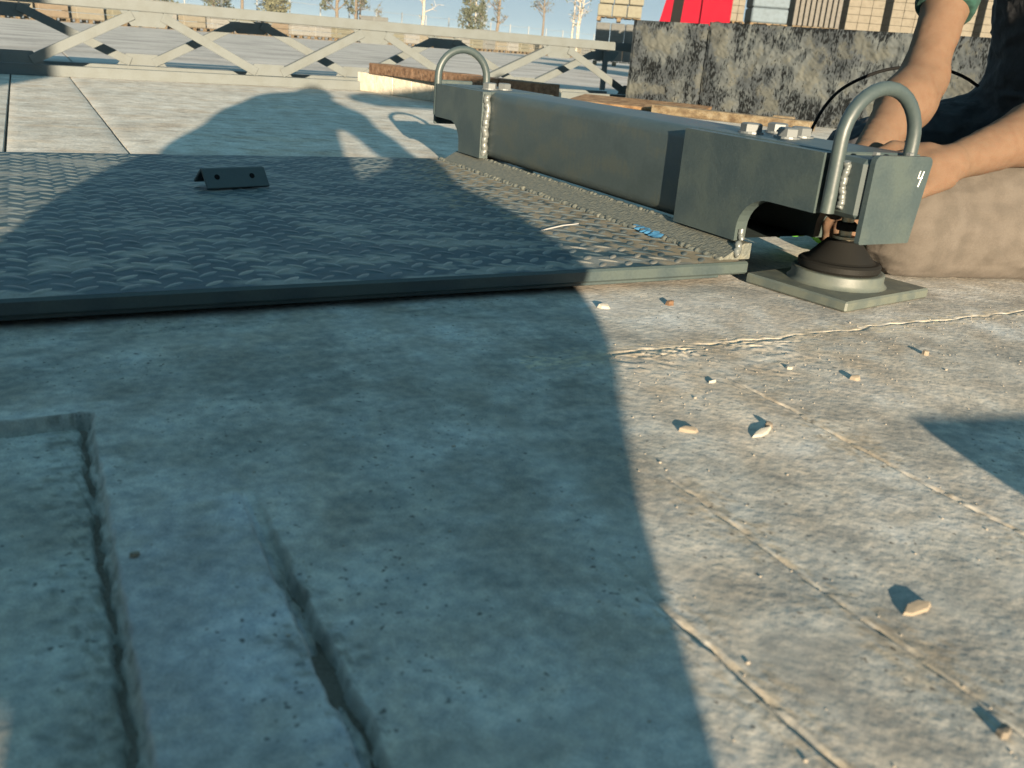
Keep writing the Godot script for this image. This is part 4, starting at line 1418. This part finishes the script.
func build_trees() -> void:
	tree(Vector3(12.6, 0, -61.5), 7.5, "bare trunked tree with sparse dark leaves behind tan packs", "bark", "leaf_dark", 900, .26, .13, 1, 1, false, .3)
	tree(Vector3(11.3, 0, -64.5), 3.2, "low dark twiggy shrub left of the bushy shrub", "bark", "leaf_dark", 900, .34, .11, 2, 3, false, .1)
	tree(Vector3(15.6, 0, -66.0), 2.5, "rounded olive green bush behind the lattice beam", "bark", "leaf_olive", 2600, .42, .13, 3, 4, false, .05)
	tree(Vector3(17.8, 0, -58.5), 8.0, "tall tree with hanging dark leaf clumps and pale brown trunk", "bark", "leaf_dark", 1000, .24, .14, 4, 1, false, .2)
	tree(Vector3(20.6, 0, -63.5), 7.0, "slim tree with dark leaf clumps beside the tall brown trunk", "bark", "leaf_dark", 750, .25, .14, 5, 1, false, .2)
	tree(Vector3(24.5, 0, -61.0), 8.0, "white barked bare birch next to the dark columnar tree", "birch", "leaf_olive", 90, .20, .10, 6, 1, false, .2)
	tree(Vector3(25.4, 0, -55.4), 4.9, "narrow dark columnar tree with dense twigs", "bark", "leaf_dark", 2300, .17, .11, 7, 2, true, .08)
	tree(Vector3(26.6, 0, -55.6), 3.1, "small dark twiggy tree beside the columnar one", "bark", "leaf_dark", 600, .2, .10, 8, 2, true, .08)
	tree(Vector3(29.0, 0, -58.5), 8.0, "leaning tree with grey bark and few leaves left", "bark", "leaf_olive", 220, .24, .11, 9, 1, false, .2)
	tree(Vector3(28.6, 0, -47.6), 7.0, "white stemmed birch clump next to the tall block stack", "birch", "leaf_dark", 420, .20, .08, 10, 3, false, .25)
	tree(Vector3(22.4, 0, -64.0), 2.6, "thin bare sapling between birch and slim tree", "bark", "leaf_olive", 60, .2, .1, 12, 2, false, .2)
	tree(Vector3(33.5, 0, -60.0), 6.5, "bare grey tree left of the birch clump", "bark", "leaf_olive", 160, .26, .10, 13, 1, false, .3)
	tree(Vector3(22.8, 0, -70.0), 7.5, "thin bare tree behind the white barked birch", "bark", "leaf_olive", 120, .24, .11, 14, 2, false, .25)
	tree(Vector3(31.0, 0, -66.0), 5.5, "pale bare sapling behind the leaning tree", "birch", "leaf_olive", 80, .26, .10, 15, 2, false, .25)
	tree(Vector3(17.0, 0, -72.0), 4.6, "low bare tree behind the olive bush", "bark", "leaf_dark", 500, .34, .13, 16, 3, false, .15)
	tree(Vector3(13.6, 0, -74.0), 5.0, "wide dark twiggy tree behind the tan packs", "bark", "leaf_dark", 1500, .36, .14, 17, 3, false, .15)
	tree(Vector3(9.0, 0, -70.0), 3.6, "dark low shrub at the far end of the packs", "bark", "leaf_dark", 1200, .40, .13, 18, 3, false, .1)
	# wire fence along the yard
	var a := Vector3(-6, 0, -62.0); var b := Vector3(62, 0, -92.0)
	var o := thing("wire_fence", "wire fence with slim grey posts along the far yard edge", "fence", a)
	var d := b - a
	var n := 26
	var s := st()
	tube(s, [Vector3.ZERO, Vector3(0, 2.45, 0)], [.05, .05], 6)
	var pm := commit(s)
	for i in n:
		var p := part(o, "post", pm, M["fence"])
		p.position = d * (float(i) / (n - 1))
	for y in [.7, 1.5, 2.35]:
		s = st()
		var pts := []; var rad := []
		for i in 50:
			pts.append(d * (i / 49.0) + Vector3(0, y - .05 * absf(sin(i * 1.6)), 0)); rad.append(.014)
		tube(s, pts, rad, 4)
		ps(o, "wire", s, "fence")

# ---------------------------------------------------------------- small things
func stone(called: String, label: String, at: Vector3, size: Vector3, sd: int, m: String, group: String) -> void:
	# flat broken flake: uneven outline, slanting top
	var r := RandomNumberGenerator.new(); r.seed = sd
	var s := st()
	s.set_smooth_group(-1)
	var n := 6
	var lo := []; var hi := []
	var sl := Vector2(r.randf_range(-.35, .35), r.randf_range(-.35, .35))
	var bs := Basis(Vector3.UP, r.randf_range(-.5, .5))
	for k in n:
		var an := TAU * k / n + r.randf_range(-.3, .3)
		var q := Vector2(cos(an), sin(an)) * r.randf_range(.75, 1.05) * .5
		var t := r.randf_range(.70, .92)
		lo.append(bs * Vector3(q.x * size.x, 0, q.y * size.z))
		hi.append(bs * Vector3(q.x * t * size.x, size.y * (.75 + sl.dot(q) * 1.2), q.y * t * size.z))
	var top := Vector3(0, size.y * .82, 0)
	for k in n:
		var k2 := (k + 1) % n
		tri3(s, top, hi[k], hi[k2], Vector3.UP)
		quad(s, lo[k], lo[k2], hi[k2], hi[k], (lo[k] + lo[k2]) * .5)
		tri3(s, Vector3.ZERO, lo[k], lo[k2], Vector3.DOWN)
	single(called, s, m, label, "stone chip", at + Vector3(0, near_h(at.x, at.z) - .0004, 0), group)

func build_small() -> void:
	# chips of concrete on the slab
	var chips := [
		[.544, -.522, .034, .0045, .009, "pale", "pale elongated concrete chip lying on the sunlit slab", 1],
		[.562, -.532, .011, .006, .009, "dirt", "dark crumb beside the pale elongated chip", 2],
		[.482, -.546, .022, .005, .008, "plank", "tan stone chip on the sunlit slab", 3],
		[.624, -.902, .022, .0062, .011, "pale", "pale concrete lump in front of the deck edge", 4],
		[.722, -.893, .013, .008, .010, "brown", "reddish stone chip in front of the deck edge", 5],
		[.745, -.600, .013, .006, .008, "plank", "tan chip beside the open joint in the sun", 6],
		[.452, -.282, .030, .0045, .010, "plank", "tan wedge shaped splinter near the joint", 7],
		[.403, -.190, .014, .005, .008, "dirt", "dark stone wedged in the joint", 8],
		[.030, -.50, .008, .004, .006, "plank", "tiny tan chip in the recess edge shade", 9],
		[.700, -.650, .010, .004, .008, "pale", "small pale chip by the chipped mortar", 10],
		[.585, -.640, .014, .004, .008, "pale", "broken mortar flake on the rough patch", 11],
		[.905, -.640, .011, .007, .009, "plank", "tan chip on the slab near the base plate", 12]]
	for c in chips:
		var m: String = {"pale": "chip_pale", "dirt": "dirt", "plank": "chip_tan", "brown": "brown_wood"}[c[5]]
		stone("concrete_chip", c[6], Vector3(c[0], 0, c[1]), Vector3(c[2], c[3], c[4]), 500 + c[7], m, "")
	# loose grit
	var mm := MultiMesh.new()
	mm.transform_format = MultiMesh.TRANSFORM_3D
	var sph := SphereMesh.new(); sph.radius = .5; sph.height = .8; sph.radial_segments = 5; sph.rings = 2
	mm.mesh = sph
	var list := []
	for i in 3000:
		var x := rng.randf_range(-.2, 1.3); var z := rng.randf_range(-.96, -.12)
		var dens := .10 + .9 * smoothstep(.40, .52, x) * smoothstep(-.78, -.72, z) * smoothstep(-.5, -.66, z)
		for e in [.306, .412, .612]: dens += .8 * exp(-pow((x - e) / .014, 2.0)) * smoothstep(-.6, -.4, z)
		if rng.randf() > dens: continue
		var sz := rng.randf_range(.0006, .0022) * (1.0 if rng.randf() < .96 else 1.7)
		list.append(Transform3D(Basis(Vector3.UP, rng.randf() * TAU).scaled(Vector3(sz * rng.randf_range(.8, 1.5), sz * .7, sz)), Vector3(x, near_h(x, z) + sz * .15, z)))
	mm.instance_count = list.size()
	for i in list.size(): mm.set_instance_transform(i, list[i])
	var g := MultiMeshInstance3D.new()
	g.name = "grit"; g.multimesh = mm; g.material_override = M["grit"]
	add_child(g); g.set_meta("kind", "stuff"); tag(g, "pale loose grit scattered on the concrete slab", "grit")
	# steel angle bracket lying on the deck, two bolt holes
	var o := thing("angle_bracket", "short dark steel angle bracket with two bolt holes lying on the deck", "bracket", Vector3(.318, .033, -1.620), "", deg_to_rad(16.0))
	var s := st()
	var poly := PackedVector2Array([Vector2(-.058, 0), Vector2(.058, 0), Vector2(.058, .036), Vector2(-.058, .036)])
	var tilt := Basis(Vector3.RIGHT, deg_to_rad(-35.0))
	bx(s, tilt * Vector3(0, .020, 0), Vector3(.118, .038, .005), .001, tilt)
	ps(o, "front_leg", s, "steel")
	s = st()
	var tl2 := Basis(Vector3.RIGHT, deg_to_rad(50.0))
	bx(s, tilt * Vector3(0, .038, 0) + tl2 * Vector3(0, -.020, -.002), Vector3(.118, .038, .005), .001, tl2)
	ps(o, "rear_leg", s, "steel")
	for xx in [-.036, .030]:
		s = st()
		var pts := [tilt * Vector3(xx, .022, .0026), tilt * Vector3(xx, .022, .0034)]
		tube(s, pts, [.0048, .0048], 14)
		ps(o, "bolt_hole", s, "black")
	# blue wrapper on the deck by the ledge
	s = st()
	var nn := noise(77, 40.0, 3)
	s.set_smooth_group(-1)
	for k in 2:
		for i in 14:
			for j in 5:
				var F := func(u: float, v: float) -> Vector3:
					var p := Vector3((v - .5) * .026, .0, (u - .5) * .088)
					p.y = .002 + .004 * absf(nn.get_noise_2d(u * .5, v * .25 + 3.0)) + .004 * (1.0 - pow(2.0 * v - 1.0, 2.0)) - k * .0008
					p.x += nn.get_noise_2d(u * .3, 9.0) * .010
					return p
				var a: Vector3 = F.call(i / 14.0, j / 5.0); var b: Vector3 = F.call((i + 1) / 14.0, j / 5.0)
				var c: Vector3 = F.call((i + 1) / 14.0, (j + 1) / 5.0); var d: Vector3 = F.call(i / 14.0, (j + 1) / 5.0)
				quad(s, a, b, c, d, Vector3.UP if k == 0 else Vector3.DOWN)
	var w := single("plastic_wrapper", s, "blue_plastic", "crumpled blue plastic wrapper lying against the beam ledge", "wrapper", Vector3(.888, .031, -1.175))
	w.rotation.y = deg_to_rad(-6.0)
	# white strip and paint splashes
	s = st()
	tube(s, [Vector3(-.05, .004, .004), Vector3(-.02, .004, 0), Vector3(.015, .0045, -.003), Vector3(.055, .004, -.001)], [.0009, .0013, .0012, .0009], 6)
	var t := single("plastic_strip", s, "white_plastic", "thin white plastic strip lying on the tread plate", "strip", Vector3(.742, .0315, -1.225))
	t.rotation.y = deg_to_rad(22.0)
	# low pale slab with rough brown timber behind the beam
	s = st()
	var pn := noise(88, 6.0, 3)
	for j in range(8, 15):
		var z0 := -.0 - j * .17
		bx(s, Vector3(.24 + pn.get_noise_1d(j * .4) * .006, .052 + pn.get_noise_1d(j * .7 + 5.0) * .002, z0 - .085), Vector3(.48, .104, .1703), .003)
	var sl := single("low_slab", s, "pale_concrete", "low pale concrete kerb with a rough top beside the lattice beam", "kerb", Vector3(2.48, 0, -2.85))
	sl.rotation.y = deg_to_rad(17.0)
	s = st()
	for j in 10:
		var wob := pn.get_noise_1d(j * .9 + 40.0)
		bx(s, Vector3(wob * .006, .028 + pn.get_noise_1d(j * 1.3) * .002, -1.15 + j * .15), Vector3(.12 + .012 * pn.get_noise_1d(j * 2.0 + 7.0), .056 + .006 * wob, .1504), .002)
	var tmb := single("timber", s, "brown_wood", "rough reddish brown timber lying on the low pale kerb", "timber", Vector3(2.075, .103, -3.98))
	tmb.rotation.y = deg_to_rad(12.0)
	# plywood offcut, plank and wood block at the foot of the wall
	s = st()
	bx(s, Vector3.ZERO, Vector3(.85, .018, .34), .002)
	var pl := single("plywood_sheet", s, "plywood", "orange plywood offcut lying in front of the concrete block", "plywood", Vector3(3.40, .030, -4.78))
	pl.rotation = Vector3(.09, deg_to_rad(-52.0), 0)
	s = st()
	bx(s, Vector3.ZERO, Vector3(.95, .05, .10), .004)
	var pk := single("plank", s, "plank", "pale timber plank lying along the foot of the concrete wall", "plank", Vector3(3.52, .026, -4.06))
	pk.rotation.y = deg_to_rad(-63.0)
	s = st()
	bx(s, Vector3.ZERO, Vector3(.12, .05, .09), .006)
	var wb := single("wood_block", s, "plank", "small tan wood block lying by the wall behind the bolts", "wood block", Vector3(3.85, .026, -3.98))
	wb.rotation.y = deg_to_rad(-50.0)
	# green glove behind the foot
	part_glove()

func part_glove() -> void:
	var o := thing("work_glove", "bright green work glove lying behind the rubber foot", "glove", Vector3(1.215, 0, -1.12))
	part(o, "glove", sdf(hand_bones(Vector3(.05, .045, -.02), Vector3(-.9, .12, .2), Vector3.UP, 1.0, .2) + [[Vector3(.05, .045, -.02), .04, Vector3(.11, .05, -.05), .042]], .005, .014), M["green"])
